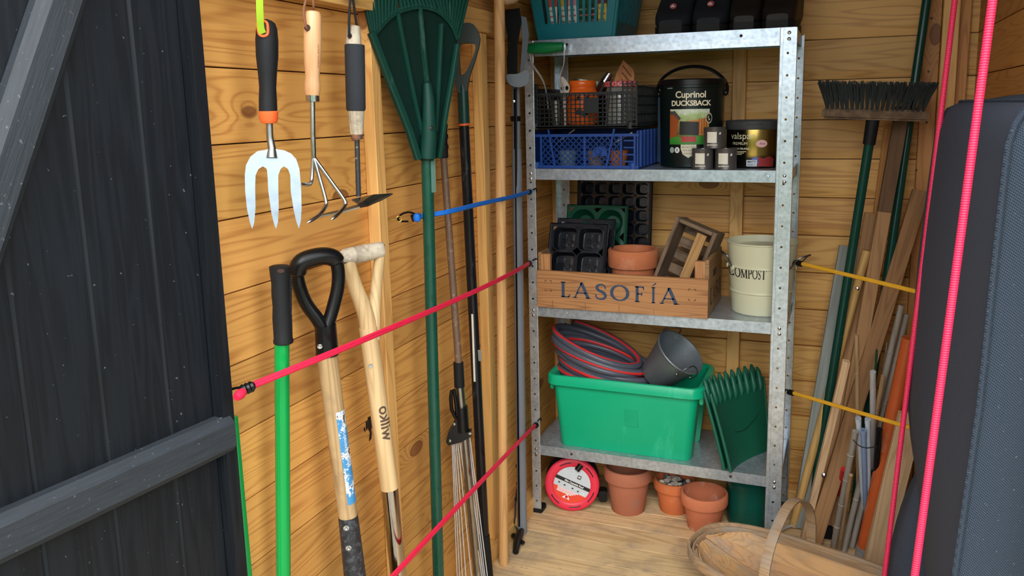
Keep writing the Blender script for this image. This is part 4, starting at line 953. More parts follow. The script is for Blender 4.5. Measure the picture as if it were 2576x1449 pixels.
# pumpkin jar
T = thing('pumpkin_jar', 'orange glass jar with black pumpkin face in the black crate', 'jar', (-.749, 2.40, zi)); rj = .048
jo = plastic('orange_painted_glass', '#e2611c', .15, var=.05)
MB().lathe([(.001, 0), (.04, .0), (.047, .006), (.049, .02), (.049, .085), (.046, .100), (.041, .110), (.0405, .113), (.042, .116), (.043, .130), (.041, .133), (.038, .131), (.037, .112), (.043, .098), (.045, .02), (.04, .006), (.001, .004)], 32).build('jar_body', jo, T)
def wrapplate(T, name, pts, r, mat, ang0=-90, z=0.0, t=.0006, ry=1):
    """flat print bent round a cylinder (axis local z); pts in metres (along arc, up)"""
    mb = MB(); n = len(pts); a0 = math.radians(ang0)
    # refine edges so that the print follows the curve
    fine = []
    for p, q in zip(pts, pts[1:]+pts[:1]):
        k = max(1, int(abs(q[0]-p[0])/.006)); fine += [(p[0]+(q[0]-p[0])*i/k, p[1]+(q[1]-p[1])*i/k) for i in range(k)]
    bm = bmesh.new(); f = bm.faces.new([bm.verts.new((p[0], p[1], 0)) for p in fine])
    w0, w1 = min(p[0] for p in pts), max(p[0] for p in pts); x = w0+.006
    while x < w1-.001:
        bmesh.ops.bisect_plane(bm, geom=bm.verts[:]+bm.edges[:]+bm.faces[:], plane_co=(x, 0, 0), plane_no=(1, 0, 0)); x += .006
    mb.bm(bm, lambda v: V(((r+t)*math.cos(a0+v.x/r), (r+t)*math.sin(a0+v.x/r)*ry, z+v.y))); return mb.build(name, mat, T, smooth=60)
def wraptext(T, name, txt, size, r, mat, x=0, z=0, ang0=-90, t=.0008, bold=0.0, align='CENTER', space=1.0):
    tx = MB().text(txt, size, Matrix.Identity(4), bold=bold, align=align, space=space, fine=r*.14); a0 = math.radians(ang0); o = []
    for px, py, _ in tx.v: o.append(((r+t)*math.cos(a0+(px+x)/r), (r+t)*math.sin(a0+(px+x)/r), z+py))
    tx.v = o; return tx.build(name, mat, T, smooth=0)
blk = flatcol('black_print', '#0d0d0f', .5)
for x in (-.014, .012): wrapplate(T, 'face_eye', [(x-.008, .075), (x+.009, .075), (x, .092)], .049, blk, -70)
wrapplate(T, 'face_mouth', [(-.03, .055), (-.02, .045), (-.01, .052), (0, .043), (.01, .052), (.02, .045), (.03, .055), (.02, .034), (0, .028), (-.02, .034)], .049, blk, -70)
# clear jar with red lid
glass = NT('clear_glass'); glass.out((.9, .93, .92), .05, 0.0, Transmission_Weight=.85, IOR=1.45, Alpha=1.0)
T = thing('storage_jar', 'clear glass jar with red gingham lid in the black crate', 'jar', (-.632, 2.41, zi))
MB().lathe([(.001, 0), (.042, 0), (.046, .006), (.046, .095), (.040, .106), (.038, .122), (.036, .122), (.037, .106), (.043, .094), (.043, .008), (.001, .004)], 28).build('glass_body', glass.m, T)
MB().lathe([(.001, .006), (.041, .006), (.041, .085), (.03, .09), (.001, .088)], 20).build('contents', plastic('pale_contents', '#cfc9b4', .9), T)
N = NT('red_gingham'); c = N.coords(rand=False); ck = N.n('TexChecker', {'Vector': c, 'Scale': 120.0, 'Color1': (*srgb('#b3262c'), 1), 'Color2': (*srgb('#d98a86'), 1)}); gm_ = N.out(ck.outputs[0], .4)
MB().lathe([(.044, .112), (.050, .113), (.0505, .124), (.048, .128), (.02, .1295), (.001, .1295)], 32).build('lid', gm_, T)
# bulb planter, leaning out over the front of the crate
hl = at(1327, 122, y=2.276); hr = at(1427, 119, y=2.276); hc = (hl+hr)/2; half = (hr-hl).length/2
T = thing('bulb_planter', 'bulb planter with green cross handle and bright metal arms', 'bulb planter', (hc.x, 2.352, zi))
hz_ = hc.z-zi; hy_ = 2.276-2.352; hg = plastic('glossy_green_plastic', '#0c6b3a', .3)
MB().tube([(-half, hy_, hz_-.002), (-half+.003, hy_, hz_), (-half*.6, hy_, hz_+.001), (0, hy_, hz_), (half-.012, hy_, hz_+.002), (half-.008, hy_, hz_+.002)], [.006, .0145, .0165, .0165, .012, .006], 18).build('handle', hg, T)
for sx in (-1, 1):
    p = smoothpath([(sx*(half-.009), hy_, hz_+.006), (sx*(half-.009), hy_, hz_-.02), (sx*(half-.013), hy_+.008, hz_-.045), (sx*.028, hy_+.03, hz_-.085), (sx*.027, hy_+.06, hz_-.12), (sx*.0245, -.004, .05)], 5)
    MB().tube(p, 1, 8, flat=(.009, .0022, (sx, 0, 0))).build('arm', wire_pale, T)
    MB().lathe([(.009, -.0015), (.009, .0015), (.004, .0025), (0, .0025)], 14, Matrix.Translation((sx*(half-.009), hy_, hz_)) @ Matrix.Rotation(PI/2, 4, 'Y')).build('washer', chrome, T)
MB().lathe([(.021, .0), (.026, .075), (.024, .075), (.019, .0)], 24, closed=True).build('cutting_tube', dull_steel, T)
# white marker with dark eyes
T = thing('plant_marker', 'white skull-shaped plant marker with two dark eye holes', 'marker', (-.786, 2.345, zi))
wm = plastic('ivory_plastic', '#b9b3a6', .5)
mb = MB(); plate(mb, smoothpath([V(p) for p in [(-.008, 0, .085), (.008, 0, .085), (.013, 0, .10), (.016, 0, .112), (.012, 0, .125), (-.004, 0, .145), (-.012, 0, .14), (-.014, 0, .125), (-.013, 0, .105)]], 3, True), .005); mb.build('face', wm, T)
MB().bar((0, .001, 0), (0, .001, .09), .006, .003, up=(0, 1, 0)).build('stake', wm, T)
for x in (-.006, .008): MB().lathe([(0, 0), (.0052, .0008), (.0048, .0018), (0, .002)], 12, Matrix.Translation((x, -.0026, .112)) @ Matrix.Rotation(PI/2, 4, 'X'), sy=1.3).build('eye', flatcol('dark_brown_eye', '#1c0d0a', .15), T)
# orange-brown spatula
T = thing('wooden_spatula', 'slotted orange-brown wooden spatula leaning in the black crate', 'spatula', (-.665, 2.47, zi))
sm = wood('orange_spatula_wood', '#c98445', '#a8642c', axis=2, knots=False); mb = MB()
R_ = Matrix.Rotation(math.radians(6), 4, 'Y')
def sp(x, z): return R_ @ V((x, 0, z))
hd = [sp(-.02, .115), sp(-.012, .155), sp(.005, .195), sp(.040, .168), sp(.044, .155), sp(.046, .125), sp(.010, .095)]
plate(mb, hd, .006); mb.build('paddle', sm, T, smooth=0)
for k in range(3): MB().bar(sp(.006+.0, .178-.02*k)+V((0, -.0035, 0)), sp(.036, .148-.02*k)+V((0, -.0035, 0)), .004, .0015, up=(0, 1, 0)).build('groove', flatcol('groove_brown', '#7a4a22', .8), T)
MB().bar(sp(-.02, .0), sp(0, .115), .014, .007, up=(0, 1, 0), bev=.002).build('handle', sm, T)
# foil twist and other bits
foil = metal('crumpled_foil', '#c4c6c8', .18, bump=1.0)
T = thing('foil_roll', 'crumpled roll of silver foil behind the orange jar', 'foil', (-.715, 2.47, zi))
mb = MB().tube([(-.02, 0, .06), (0, 0, .10), (.018, 0, .13), (.033, 0, .155)], [.014, .016, .015, .010], 16); mb.v = [tuple(V(v)+V((1, 1, 1))*.003*noise.noise(V(v)*160)) for v in mb.v]; mb.build('roll', foil, T, smooth=20)
T = thing('foil_sheet', 'grey-green sheet of folded foil standing behind the orange jar', 'foil', (-.775, 2.49, zi))
MB().sheet(lambda u, v: (-.03+.08*u, .004*math.sin(9*u+3*v), .03+.115*v-.012*u*v), 10, 8, .001).build('sheet', metal('dull_green_foil', '#8d9384', .45, bump=.8), T)
T = thing('metal_cup', 'small silver metal cup beside the white plant marker', 'cup', (-.812, 2.40, zi))
MB().lathe([(.001, 0), (.016, 0), (.021, .10), (.0215, .103), (.019, .103), (.0145, .004), (.001, .003)], 20).build('cup_body', chrome, T)
T = thing('small_tin', 'small blue tin with silver lid behind the black crate', 'tin', (-.521, 2.552, Z1))
MB().box((0, 0, .11), (.05, .05, .22), .006).build('body', plastic('slate_blue_tin', '#2e4a66', .35), T); MB().box((0, 0, .225), (.054, .054, .014), .003).build('lid', chrome, T); MB().box((.002, -.0262, .19), (.006, .002, .06), .0005).build('label_strip', flatcol('tin_label', '#b9bcc0', .5), T)

# ---- big black wood-treatment tub
T = thing('paint_tub', 'large black wood-treatment tub with arched carry handle', 'paint tub', (-.4280, 2.453, Z1))
tubm = plastic('black_green_tub', '#0c1716', .3, var=.06); R0 = .096; th = .247
MB().lathe([(.001, 0), (.086, 0), (.090, .004), (R0-.002, th-.02), (R0, th-.018), (R0, th), (R0-.003, th+.002), (.001, th+.001)], 48).build('body', tubm, T)
MB().lathe([(R0+.0005, th-.012), (R0+.003, th-.011), (R0+.003, th+.003), (R0-.002, th+.006), (R0-.006, th+.003), (.001, th+.003)], 48).build('lid', black_gl, T)
MB().tube(smoothpath([(-R0-.003, 0, th-.035), (-R0-.004, -.002, th-.01), (-R0*.88, -.004, th+.014), (-R0*.5, -.006, th+.035), (0, -.006, th+.043), (R0*.5, -.006, th+.035), (R0*.88, -.004, th+.010), (R0+.004, -.002, th-.015), (R0+.003, 0, th-.04)], 6), 1, 10, flat=(.012, .005, (0, 0, 1))).build('carry_handle', black_gl, T)
for sx in (-1, 1): MB().lathe([(.009, 0), (.009, .005), (.005, .006), (0, .006)], 14, Matrix.Translation((sx*(R0-.001), 0, th-.034)) @ Matrix.Rotation(sx*PI/2, 4, 'Y')).build('handle_pivot', black_gl, T)
FA = -90+9.8          # facing the door
cream = flatcol('cream_print', '#e6dcc0', .45); white_p = flatcol('white_print', '#e4e4e0', .5)
def R_at(z): return .090+(R0-.002-.090)*(z/(th-.02))
def pr_(name, pts, mat, t=.0006):
    zc = sum(p[1] for p in pts)/len(pts); return wrapplate(T, name, pts, R_at(zc)+.0012, mat, FA, 0, t)
N = NT('garden_picture'); c = N.coords(rand=False); sp = N.n('SeparateXYZ', {0: c}).outputs; nz = N.noise(c, 70, 4, .6)
hz = N.math('ADD', sp[2], N.math('MULTIPLY', N.math('SUBTRACT', nz, .5), .05))
col = N.ramp(N.math('MULTIPLY', N.math('SUBTRACT', hz, .065), 8.5), [(0, srgb('#2f7a2c')), (.22, srgb('#3f8c30')), (.3, srgb('#6b4a26')), (.55, srgb('#8f9c4a')), (.72, srgb('#a9bf83')), (.85, srgb('#cfd9c8')), (1, srgb('#9fb487'))]); pic_m = N.out(col, .4)
pr_('picture', [(-.066, .068), (.050, .068), (.052, .168), (-.066, .168)], pic_m)
shed_m = flatcol('picture_shed_orange', '#9a4c1e', .5)
pr_('picture_shed', [(-.066, .085), (-.044, .092), (-.036, .138), (-.050, .160), (-.066, .164)], shed_m, .0009)
pr_('picture_roof', [(-.066, .160), (-.050, .164), (-.030, .142), (-.036, .136), (-.052, .152), (-.066, .154)], flatcol('picture_roof', '#4a4044', .6), .0011)
pr_('picture_fence', [(-.030, .100), (.046, .092), (.048, .148), (.030, .140), (-.030, .132)], flatcol('picture_fence_orange', '#c07a34', .5), .0008)
for k in range(4): pr_('fence_slat', [(.020+.007*k, .098), (.0225+.007*k, .098), (.0225+.007*k, .142), (.020+.007*k, .142)], shed_m, .0010)
pr_('colour_box', [(-.034, .096), (.020, .094), (.020, .132), (-.034, .134)], blk, .0013)
wraptext(T, 'colour_name', 'BLACK', .0095, R_at(.114)+.0014, white_p, -.007, .114, FA, bold=.0003)
wraptext(T, 'brand_lettering', 'Cuprinol', .026, R_at(.208)+.001, cream, -.004, .208, FA, bold=.0005, space=.95)
wraptext(T, 'product_lettering', 'DUCKSBACK', .0205, R_at(.184)+.001, cream, -.003, .184, FA, bold=.0006, space=.95)
pr_('shield', [(-.030, .092), (.014, .092), (.014, .055), (.008, .040), (-.008, .030), (-.024, .040), (-.030, .055)], flatcol('shield_cream', '#cfc6ae', .5), .0012)
pr_('shield_top', [(-.029, .091), (.013, .091), (.013, .075), (-.029, .075)], flatcol('shield_red', '#a8342c', .5), .0016)
wraptext(T, 'shield_years', '5 YEAR', .0105, R_at(.083)+.0018, white_p, -.008, .083, FA, bold=.0003)
for i, tx in enumerate(('ALL WEATHER', 'PROTECTION', 'FOR SHEDS', '& FENCES')): wraptext(T, 'shield_small_print', tx, .0062, R_at(.06)+.0016, blk, -.008, .069-.009*i, FA)
MB_ = [(.0105*math.cos(a), .0125*math.sin(a)) for a in [2*PI*k/20 for k in range(20)]]
pr_('seal_disc', [(.050+x, .142+z*1.25) for x, z in MB_], flatcol('seal_cream', '#b8ad8c', .5), .0012); pr_('seal_core', [(.050+x*.75, .142+z*.9) for x, z in MB_], blk, .0016)
pr_('seal_swan', [(.047, .135), (.054, .137), (.050, .142), (.0475, .146), (.051, .150), (.047, .148), (.045, .144), (.049, .140)], flatcol('seal_light', '#cfc6ae', .5), .0019)
for i, x in enumerate((-.058, -.041)): pr_('feature_disc', [(x+a*.72, .052+b*.68) for a, b in MB_], white_p if i else flatcol('feature_grey', '#9aa39a', .5), .0010)
for s_ in (1, -1): pr_('feature_cross', [(-.0445, .052-s_*.004), (-.0435, .052-s_*.005), (-.0375, .052+s_*.004), (-.0385, .052+s_*.005)], blk, .0016)
wraptext(T, 'corner_print', 'Garden', .0062, R_at(.225)+.001, white_p, -.068, .228, FA)

# ---- gold paint tin
T = thing('paint_tin', 'gold and black paint tin with grey lid beside the metal post', 'paint tin', (-.2490, 2.448, Z1))
N = NT('gold_tin_print'); c = N.coords(rand=False); sp = N.n('SeparateXYZ', {0: c}).outputs; ang = N.math('ARCTAN2', sp[1], sp[0]); u = N.math('ADD', ang, math.radians(90))
dk = N.ramp(N.math('ADD', N.math('MULTIPLY', u, .5), .5), [(.40, srgb('#1c1a12')), (.52, srgb('#a98f45')), (.70, srgb('#b79a52')), (.85, srgb('#5a4a22'))])
col = N.mix(N.ramp(N.math('MULTIPLY', sp[2], 10), [(.28, (1, 1, 1)), (.38, (0, 0, 0))]), dk, (*srgb('#26231c'), 1)); gold = N.out(col, .22, .75)
RV = .076
MB().lathe([(.001, 0), (RV-.002, 0), (RV, .003), (RV, .112), (RV-.001, .116), (.001, .116)], 44).build('body', gold, T)
lidm = plastic('dark_grey_lid', '#3c3d40', .4)
MB().lathe([(RV+.001, .108), (RV+.003, .112), (RV+.003, .130), (RV-.001, .134), (RV-.010, .134), (RV-.012, .130), (.001, .130)], 44).build('lid', lidm, T)
FV = -90+5.9
wrapplate(T, 'lid_recess', [(-.022, .119), (.024, .119), (.024, .127), (-.022, .127)], RV+.0032, flatcol('recess_dark', '#222326', .6), FV)
grn = flatcol('pale_gold_print', '#cfc7a4', .5)
wraptext(T, 'brand_lettering', 'valspar', .026, RV, grn, -.034, .090, FV)
wraptext(T, 'grade_lettering', 'PREMIUM', .0115, RV, grn, -.040, .069, FV); wraptext(T, 'use_lettering', 'WALLS & CEILINGS', .0068, RV, grn, -.040, .055, FV, bold=.0002)
for k in range(3): wrapplate(T, 'print_line', [(-.066, .046-k*.004), (-.020-k*.006, .046-k*.004), (-.020-k*.006, .048-k*.004), (-.066, .048-k*.004)], RV, grn, FV)
wrapplate(T, 'flower_print', [(.004, .006), (.060, .004), (.062, .026), (.046, .034), (.028, .028), (.014, .033), (.002, .02)], RV, flatcol('flower_red', '#8d2a2c', .5), FV)
wrapplate(T, 'flower_print', [(-.006, .012), (.014, .012), (.012, .030), (.004, .034), (-.004, .026)], RV, flatcol('flower_blue', '#5566a8', .5), FV, t=.0009)
wrapplate(T, 'sticker', [(-.018, .006), (.010, .006), (.010, .024), (-.018, .024)], RV, flatcol('sticker_white', '#c8d0da', .5), FV, t=.0012)
wraptext(T, 'sticker_lettering', 'MATT', .0085, RV, blk, -.004, .0185, FV, .0016, .0002); wraptext(T, 'sticker_lettering', 'BASE C', .007, RV, blk, -.004, .0105, FV, .0016, .0001)
wrapplate(T, 'badge', [(.022+.016*math.cos(a), .069+.0105*math.sin(a)) for a in [2*PI*k/20 for k in range(20)]], RV, flatcol('badge_pink', '#d9a9a6', .4), FV, t=.001)
wraptext(T, 'badge_lettering', 'Kind', .008, RV, blk, .024, .069, FV, .0014)

# ---- three sample pots of paint
tinm = metal('brown_grey_tin', '#54504f', .35, met=.3); tlab = flatcol('tin_label_cream', '#d7d2c2', .5)
def sample(x, y, z, lab):
    T = thing('sample_tin', lab, 'paint tin', (x, y, z)); r = .0298
    MB().lathe([(.001, 0), (r, 0), (r+.0008, .001), (r, .003), (r, .054), (r+.001, .056), (r, .0585), (r-.003, .058), (r-.004, .0555), (.001, .0555)], 30).build('body', tinm, T)
    MB().lathe([(r-.004, .0558), (r-.0045, .0575), (r-.007, .0575), (r-.0075, .056), (.001, .056)], 30).build('lid', chrome, T)
    a = math.degrees(math.atan2(-y, -x)); w = .0135; wrapplate(T, 'label', [(-w-.008, .016), (w-.008, .016), (w-.008, .046), (-w-.008, .046)], r, tlab, a)
    wrapplate(T, 'leaf_mark', [(.011, .040), (.013, .044), (.016, .046), (.018, .042), (.015, .038)], r, tlab, a)
    wraptext(T, 'lettering', 'earthborn', .0072, r, tlab, -.007, .0105, a, bold=.0002)
sample(-.376, 2.338, Z1, 'small grey paint sample tin under the stack, next to big black tub'); sample(-.3115, 2.338, Z1, 'small grey paint sample tin under the stack, next to gold tin')
sample(-.3435, 2.338, Z1+.0587, 'small grey paint sample tin balanced on two others')
# ================================================================ lower tiers
# ---- serif lettering drawn with ribbons
def ribbon(mb, pts, ws):
    n = len(pts); ws = ws if isinstance(ws, (list, tuple)) else [ws]*n; P = [V((p[0], p[1])) for p in pts]; L = []; R = []
    for i in range(n):
        t = (P[min(i+1, n-1)]-P[max(i-1, 0)]).normalized(); q = V((-t.y, t.x))*ws[i]/2; L.append(P[i]+q); R.append(P[i]-q)
    mb.add([(p.x, p.y, 0) for p in L+R], [(i, i+1, n+i+1, n+i) for i in range(n-1)])
def glyph(ch):
    """(advance width, ribbons) for cap height 1"""
    tk, tn = .185, .085; S_ = []
    def st(x, y0, y1, w=tk): S_.append(([(x, y0), (x, y1)], w))
    def sf(x0, x1, y): S_.append(([(x0, y), (x1, y)], tn*.75))
    base = ch.replace('Í', 'I')
    if base == 'L': st(.17, 0, 1); sf(.02, .34, .975); S_.append(([(.04, .03), (.55, .03)], tn)); S_.append(([(.50, .02), (.60, .22)], [tn*1.4, tn*.5])); w = .64
    elif base == 'A': S_.append(([(.12, 0), (.52, 1.02)], tn*1.05)); S_.append(([(.50, 1.02), (.90, 0)], tk)); S_.append(([(.24, .33), (.78, .33)], tn)); sf(.0, .26, .025); sf(.76, 1.06, .025); w = 1.06
    elif base == 'O' or base == 'C':
        a0, a1 = (0, 360) if base == 'O' else (42, 318); n = 40; pts = []; ws = []
        for i in range(n+1): a = math.radians(a0+(a1-a0)*i/n); pts.append((.52+.44*math.cos(a), .5+.47*math.sin(a))); ws.append(tn+(tk-tn)*abs(math.cos(a))**1.4)
        S_.append((pts, ws)); w = 1.04
        if base == 'C': S_.append(([(.85, .68), (.85, .98)], tn)); S_.append(([(.85, .05), (.85, .30)], tn*.6)); w = .95
    elif base == 'S':
        c = [(.60, .70), (.585, .86), (.45, .955), (.28, .95), (.13, .86), (.12, .70), (.24, .58), (.40, .50), (.55, .40), (.61, .25), (.54, .10), (.38, .03), (.22, .04), (.08, .13), (.05, .32)]
        p = [(v.x, v.y) for v in smoothpath([V((a, b, 0)) for a, b in c], 4)]; n = len(p); S_.append((p, [tn+(tk-tn)*max(0, math.sin(PI*i/(n-1)))**2 for i in range(n)])); w = .70
    elif base == 'F': st(.17, 0, 1); sf(.02, .34, .025); S_.append(([(.03, .965), (.56, .965)], tn)); S_.append(([(.17, .52), (.46, .52)], tn)); S_.append(([(.55, .98), (.58, .76)], [tn*1.3, tn*.5])); S_.append(([(.46, .62), (.46, .42)], tn*.8)); w = .62
    elif base == 'I':
        st(.18, 0, 1); sf(.02, .34, .025); sf(.02, .34, .975); w = .38
        if ch == 'Í': S_.append(([(.10, 1.08), (.38, 1.26)], [.05, .12]))
    elif base == 'M': S_.append(([(.13, 0), (.16, 1)], tn)); S_.append(([(.15, 1), (.56, .05)], tk)); S_.append(([(.55, .05), (.92, 1)], tn)); st(.95, 0, 1); sf(.0, .28, .025); sf(.80, 1.12, .025); sf(.02, .24, .975); sf(.88, 1.10, .975); w = 1.14
    elif base == 'P':
        st(.17, 0, 1); sf(.02, .36, .025); sf(.02, .3, .975); pts = [(.17, .965), (.40, .965)]+[(.40+.22*math.sin(a), .735+.23*math.cos(a)) for a in [PI*k/10 for k in range(1, 10)]]+[(.40, .505), (.17, .505)]
        S_.append((pts, [tn, tn]+[tn+(tk-tn)*math.sin(PI*k/10) for k in range(1, 10)]+[tn, tn])); w = .70
    elif base == 'T': st(.40, 0, 1); sf(.24, .56, .025); S_.append(([(.04, .965), (.76, .965)], tn)); S_.append(([(.04, .98), (.03, .76)], [tn*1.3, tn*.5])); S_.append(([(.76, .98), (.77, .76)], [tn*1.3, tn*.5])); w = .80
    return w, S_
def serif(spots, size, fn):
    """spots [(char, x left, x right)] in metres; glyphs stretched to fit, fn maps flat (x,y) to 3D"""
    mb = MB()
    for ch, x0, x1 in spots:
        w, S_ = glyph(ch); k = (x1-x0)/w; g = MB()
        for p, ws in S_: ribbon(g, p, ws)
        g.v = [tuple(fn(x0+v[0]*k, v[1]*size)) for v in g.v]; mb.add(g.v, g.f)
    return mb

# ---- wine crate
crate_w = wood('wine_crate_pine', '#ad7a4c', '#80502c', axis=0, knots=False, freq=1.6, contrast=1.3, rough=.6)
crate_old = wood('crate_side_wood', '#8c6a45', '#624728', axis=0, knots=False)
p0 = at(1351.7, 767, y=2.293); p1 = at(1780, 804, y=2.293); cx_ = p0.x; cw_ = p1.x-p0.x; cd_ = .275; Zc = Z2
T = thing('wine_crate', 'pine wine crate lettered in navy across its low front', 'crate', (cx_, 2.293, Zc))
def board(T, name, c, d, mat, grain=0, bev=.001):
    """box part whose local x follows its length"""
    o = MB().box((0, 0, 0), (d[grain], *(d[i] for i in range(3) if i != grain)), bev).build(name, mat, T)
    if grain == 1: o.matrix_basis = Matrix(((0, 1, 0, c[0]), (1, 0, 0, c[1]), (0, 0, 1, c[2]), (0, 0, 0, 1)))
    elif grain == 2: o.matrix_basis = Matrix(((0, 1, 0, c[0]), (0, 0, 1, c[1]), (1, 0, 0, c[2]), (0, 0, 0, 1)))
    else: o.location = c
    return o
fb = board(T, 'front_board', (cw_/2, .006, .0575), (cw_, .012, .115), crate_w, 0, .0008)
board(T, 'back_board', (cw_/2, cd_-.006, .08), (cw_-.002, .012, .16), crate_old, 0)
for x, t in ((.006, 0), (cw_-.006, 1)):
    s_ = board(T, 'side_board', (x, cd_/2, .085), (.012, cd_-.026, .168), crate_old, 1)
board(T, 'base_board', (cw_/2, cd_/2, .004), (cw_-.026, cd_-.026, .008), crate_old, 0)
for x in (.024, cw_-.026): board(T, 'corner_post', (x, .020, .0825), (.030, .016, .163), crate_w, 2)
navy = flatcol('navy_stencil', '#2b3d55', .7)
def fx(px): return at(px, 740, y=2.293).x-cx_
ylet = .0365; sz = .047
spots = [(c, fx(a), fx(b)) for c, a, b in (('L', 1410, 1436), ('A', 1441, 1487), ('S', 1497, 1527), ('O', 1535, 1583), ('F', 1596, 1621), ('Í', 1638, 1650), ('A', 1659, 1709))]
for s_ in spots: serif([s_], sz, lambda x, y: V((x-cw_/2, -.0065, y+ylet-.0575))).build('stencil_letter', navy, fb, smooth=0)
mb = MB()
for x0, z0 in ((.027, .085), (.027, .052), (cw_-.055, .085), (cw_-.055, .052)):
    for dx in (0, .020):
        s_ = 1 if dx == 0 else -1; mb.box((x0+dx+s_*.0025, -.0003, z0), (.006, .0006, .0016)); mb.box((x0+dx, -.0003, z0+(-.0025 if z0 > .07 else .0025)), (.0014, .0006, .006))
mb.build('corner_marks', flatcol('dark_nail_marks', '#4d3420', .8), T, smooth=0)
mb = MB()
for k in range(5): mb.box((.05+k*(cw_-.1)/4, -.0004, .012), (.0012, .0008, .022))
mb.build('staples', dull_steel, T, smooth=0)
# lettering and hand slot on the side
spots = [(c, .03+i*.052, .03+i*.052+.040) for i, c in enumerate('LASO')]
serif(spots, .05, lambda x, y: V((cw_+.0006, x+.01, y+.03))).build('side_lettering', flatcol('dark_stencil', '#3a3430', .7), T, smooth=0)
MB().box((cw_+.0002, .12, .115), (.0012, .06, .02), .0004).build('hand_slot', dark_hole, T)

# ---- seed trays
trayblk = plastic('black_tray_plastic', '#11151c', .16, spec=.6); traygrn = plastic('green_tray_plastic', '#0c3d2c', .15, var=.2)
def tray(T, w, h, nx, ny, depth, shape, taper, mat, rim=.012, bump=True):
    """thermoformed tray: local x across, z up its length, y into the pockets"""
    mb = MB(); m = 16; cw1, ch1 = (w-2*rim)/nx, (h-2*rim)/ny
    for i in range(nx):
        for j in range(ny):
            cx, cz = -w/2+rim+cw1*(i+.5), rim+ch1*(j+.5); rings = []
            def ringp(f, yy, e):
                out = []
                for k in range(m):
                    a = 2*PI*(k+.5)/m; c, s = math.cos(a), math.sin(a)
                    if e is None: q = max(abs(c), abs(s)); c, s = c/q, s/q
                    else: c, s = math.copysign(abs(c)**e, c), math.copysign(abs(s)**e, s)
                    out.append(V((cx+c*cw1/2*f, yy, cz+s*ch1/2*f)))
                return out
            rings = [ringp(1, 0, None), ringp(.90, 0, shape), ringp(.87, .003, shape), ringp(.87*taper, depth, shape), ringp(.87*taper*.5, depth, shape), ringp(.87*taper*.46, depth-.004, shape)]
            vs = [p for r in rings for p in r]; fs = []
            for r in range(len(rings)-1):
                for k in range(m): l = (k+1) % m; fs.append((r*m+k, r*m+l, (r+1)*m+l, (r+1)*m+k))
            fs.append(tuple((len(rings)-1)*m+k for k in range(m))); mb.add(vs, fs)
    mb.build('cell_sheet', mat, T, smooth=40)
    rr = [(-w/2+rim, rim), (w/2-rim, rim), (w/2-rim, h-rim), (-w/2+rim, h-rim)]; R2 = [(-w/2, 0), (w/2, 0), (w/2, h), (-w/2, h)]; mb = MB()
    vs = [V((a, 0, b)) for a, b in rr]+[V((a, -.001, b)) for a, b in R2]+[V((a, .012, b)) for a, b in R2]; fs = []
    for k in range(4): l = (k+1) % 4; fs += [(k, l, 4+l, 4+k), (4+k, 4+l, 8+l, 8+k)]
    mb.add(vs, fs).tube([V((a, 0, b)) for a, b in R2], .003, 6, closed=True).build('rim', mat, T, smooth=30)
    if bump and nx == 2:
        for i in range(nx):
            for j in range(ny):
                cx, cz = -w/2+rim+cw1*(i+.5), rim+ch1*(j+.5); mb = MB()
                for dx, dz, a, b in ((-.012, .012, .02, .018), (.014, .01, .014, .024), (-.010, -.014, .022, .014), (.014, -.016, .012, .012)): mb.box((cx+dx, depth-.003, cz+dz), (a, .006, b), .002)
                mb.build('cell_foot', mat, T)
def leaning(name, label, bl, tilt, turn=0.0):
    R_ = Matrix.Rotation(turn, 3, 'Z') @ Matrix.Rotation(-tilt, 3, 'X'); return thing(name, label, 'seed tray', bl, R_)
T = leaning('seed_tray', 'black four-column module tray standing at the back of wine crate', (-.694, 2.535, Z2+.0095), .10); T['label'] = 'large black module tray with many small cells behind the others'
tray(T, .248, .365, 5, 8, .030, .6, .72, trayblk, .010, False)
T = leaning('seed_tray', 'dark green translucent tray with round cups behind the black trays', (-.732, 2.445, Z2+.0095), .22, .04); tray(T, .196, .29, 2, 3, .034, 1.0, .62, traygrn, .008, False)
T = leaning('seed_tray', 'black tray nested just behind the foremost black tray', (-.752, 2.363, Z2+.0095), .36, .03); tray(T, .184, .262, 2, 3, .030, .35, .86, trayblk, .010)
T = leaning('seed_tray', 'foremost black seed tray with square cells leaning in the wine crate', (-.762, 2.320, Z2+.0095), .36, .03); tray(T, .184, .252, 2, 3, .030, .35, .86, trayblk, .010)

# ---- terracotta pots
terra = terracotta('terracotta', '#b56a45', amt=.25); terra_o = terracotta('orange_terracotta', '#c46c40', amt=.25); terra_s = terracotta('stained_terracotta', '#a4654c', '#8a7468', .45); terra_w = terracotta('salted_terracotta', '#bd6f4e', '#dcc4b6', .6)
def potprof(r, h, rb, rimh): t = .008; return [(.012, 0), (rb, 0), (rb+.002, .003), (r*.87, h-rimh), (r*.985, h-rimh+.0008), (r, h-rimh+.006), (r, h-.004), (r-.003, h), (r-t, h), (r-t-.004, h-.01), (r*.83, h-rimh), (rb-t, .010), (.012, .010)]
def pot(name, label, loc, r, h, rb, rimh, mat, tilt=(0, 0)):
    T = thing(name, label, 'plant pot', loc, Matrix.Rotation(tilt[0], 3, 'X') @ Matrix.Rotation(tilt[1], 3, 'Y'))
    pr = potprof(r, h, rb, rimh); MB().lathe(pr, 40, closed=True).build('pot_wall', mat, T); return T
T = pot('plant_pot', 'wide-rimmed terracotta pot standing in the wine crate', (-.597, 2.425, Z2+.0095), .077, .163, .055, .055, terra)
pot('plant_pot', 'terracotta pot nested inside the one in the wine crate', (-.597, 2.425, Z2+.0235), .066, .148, .042, .05, terra)

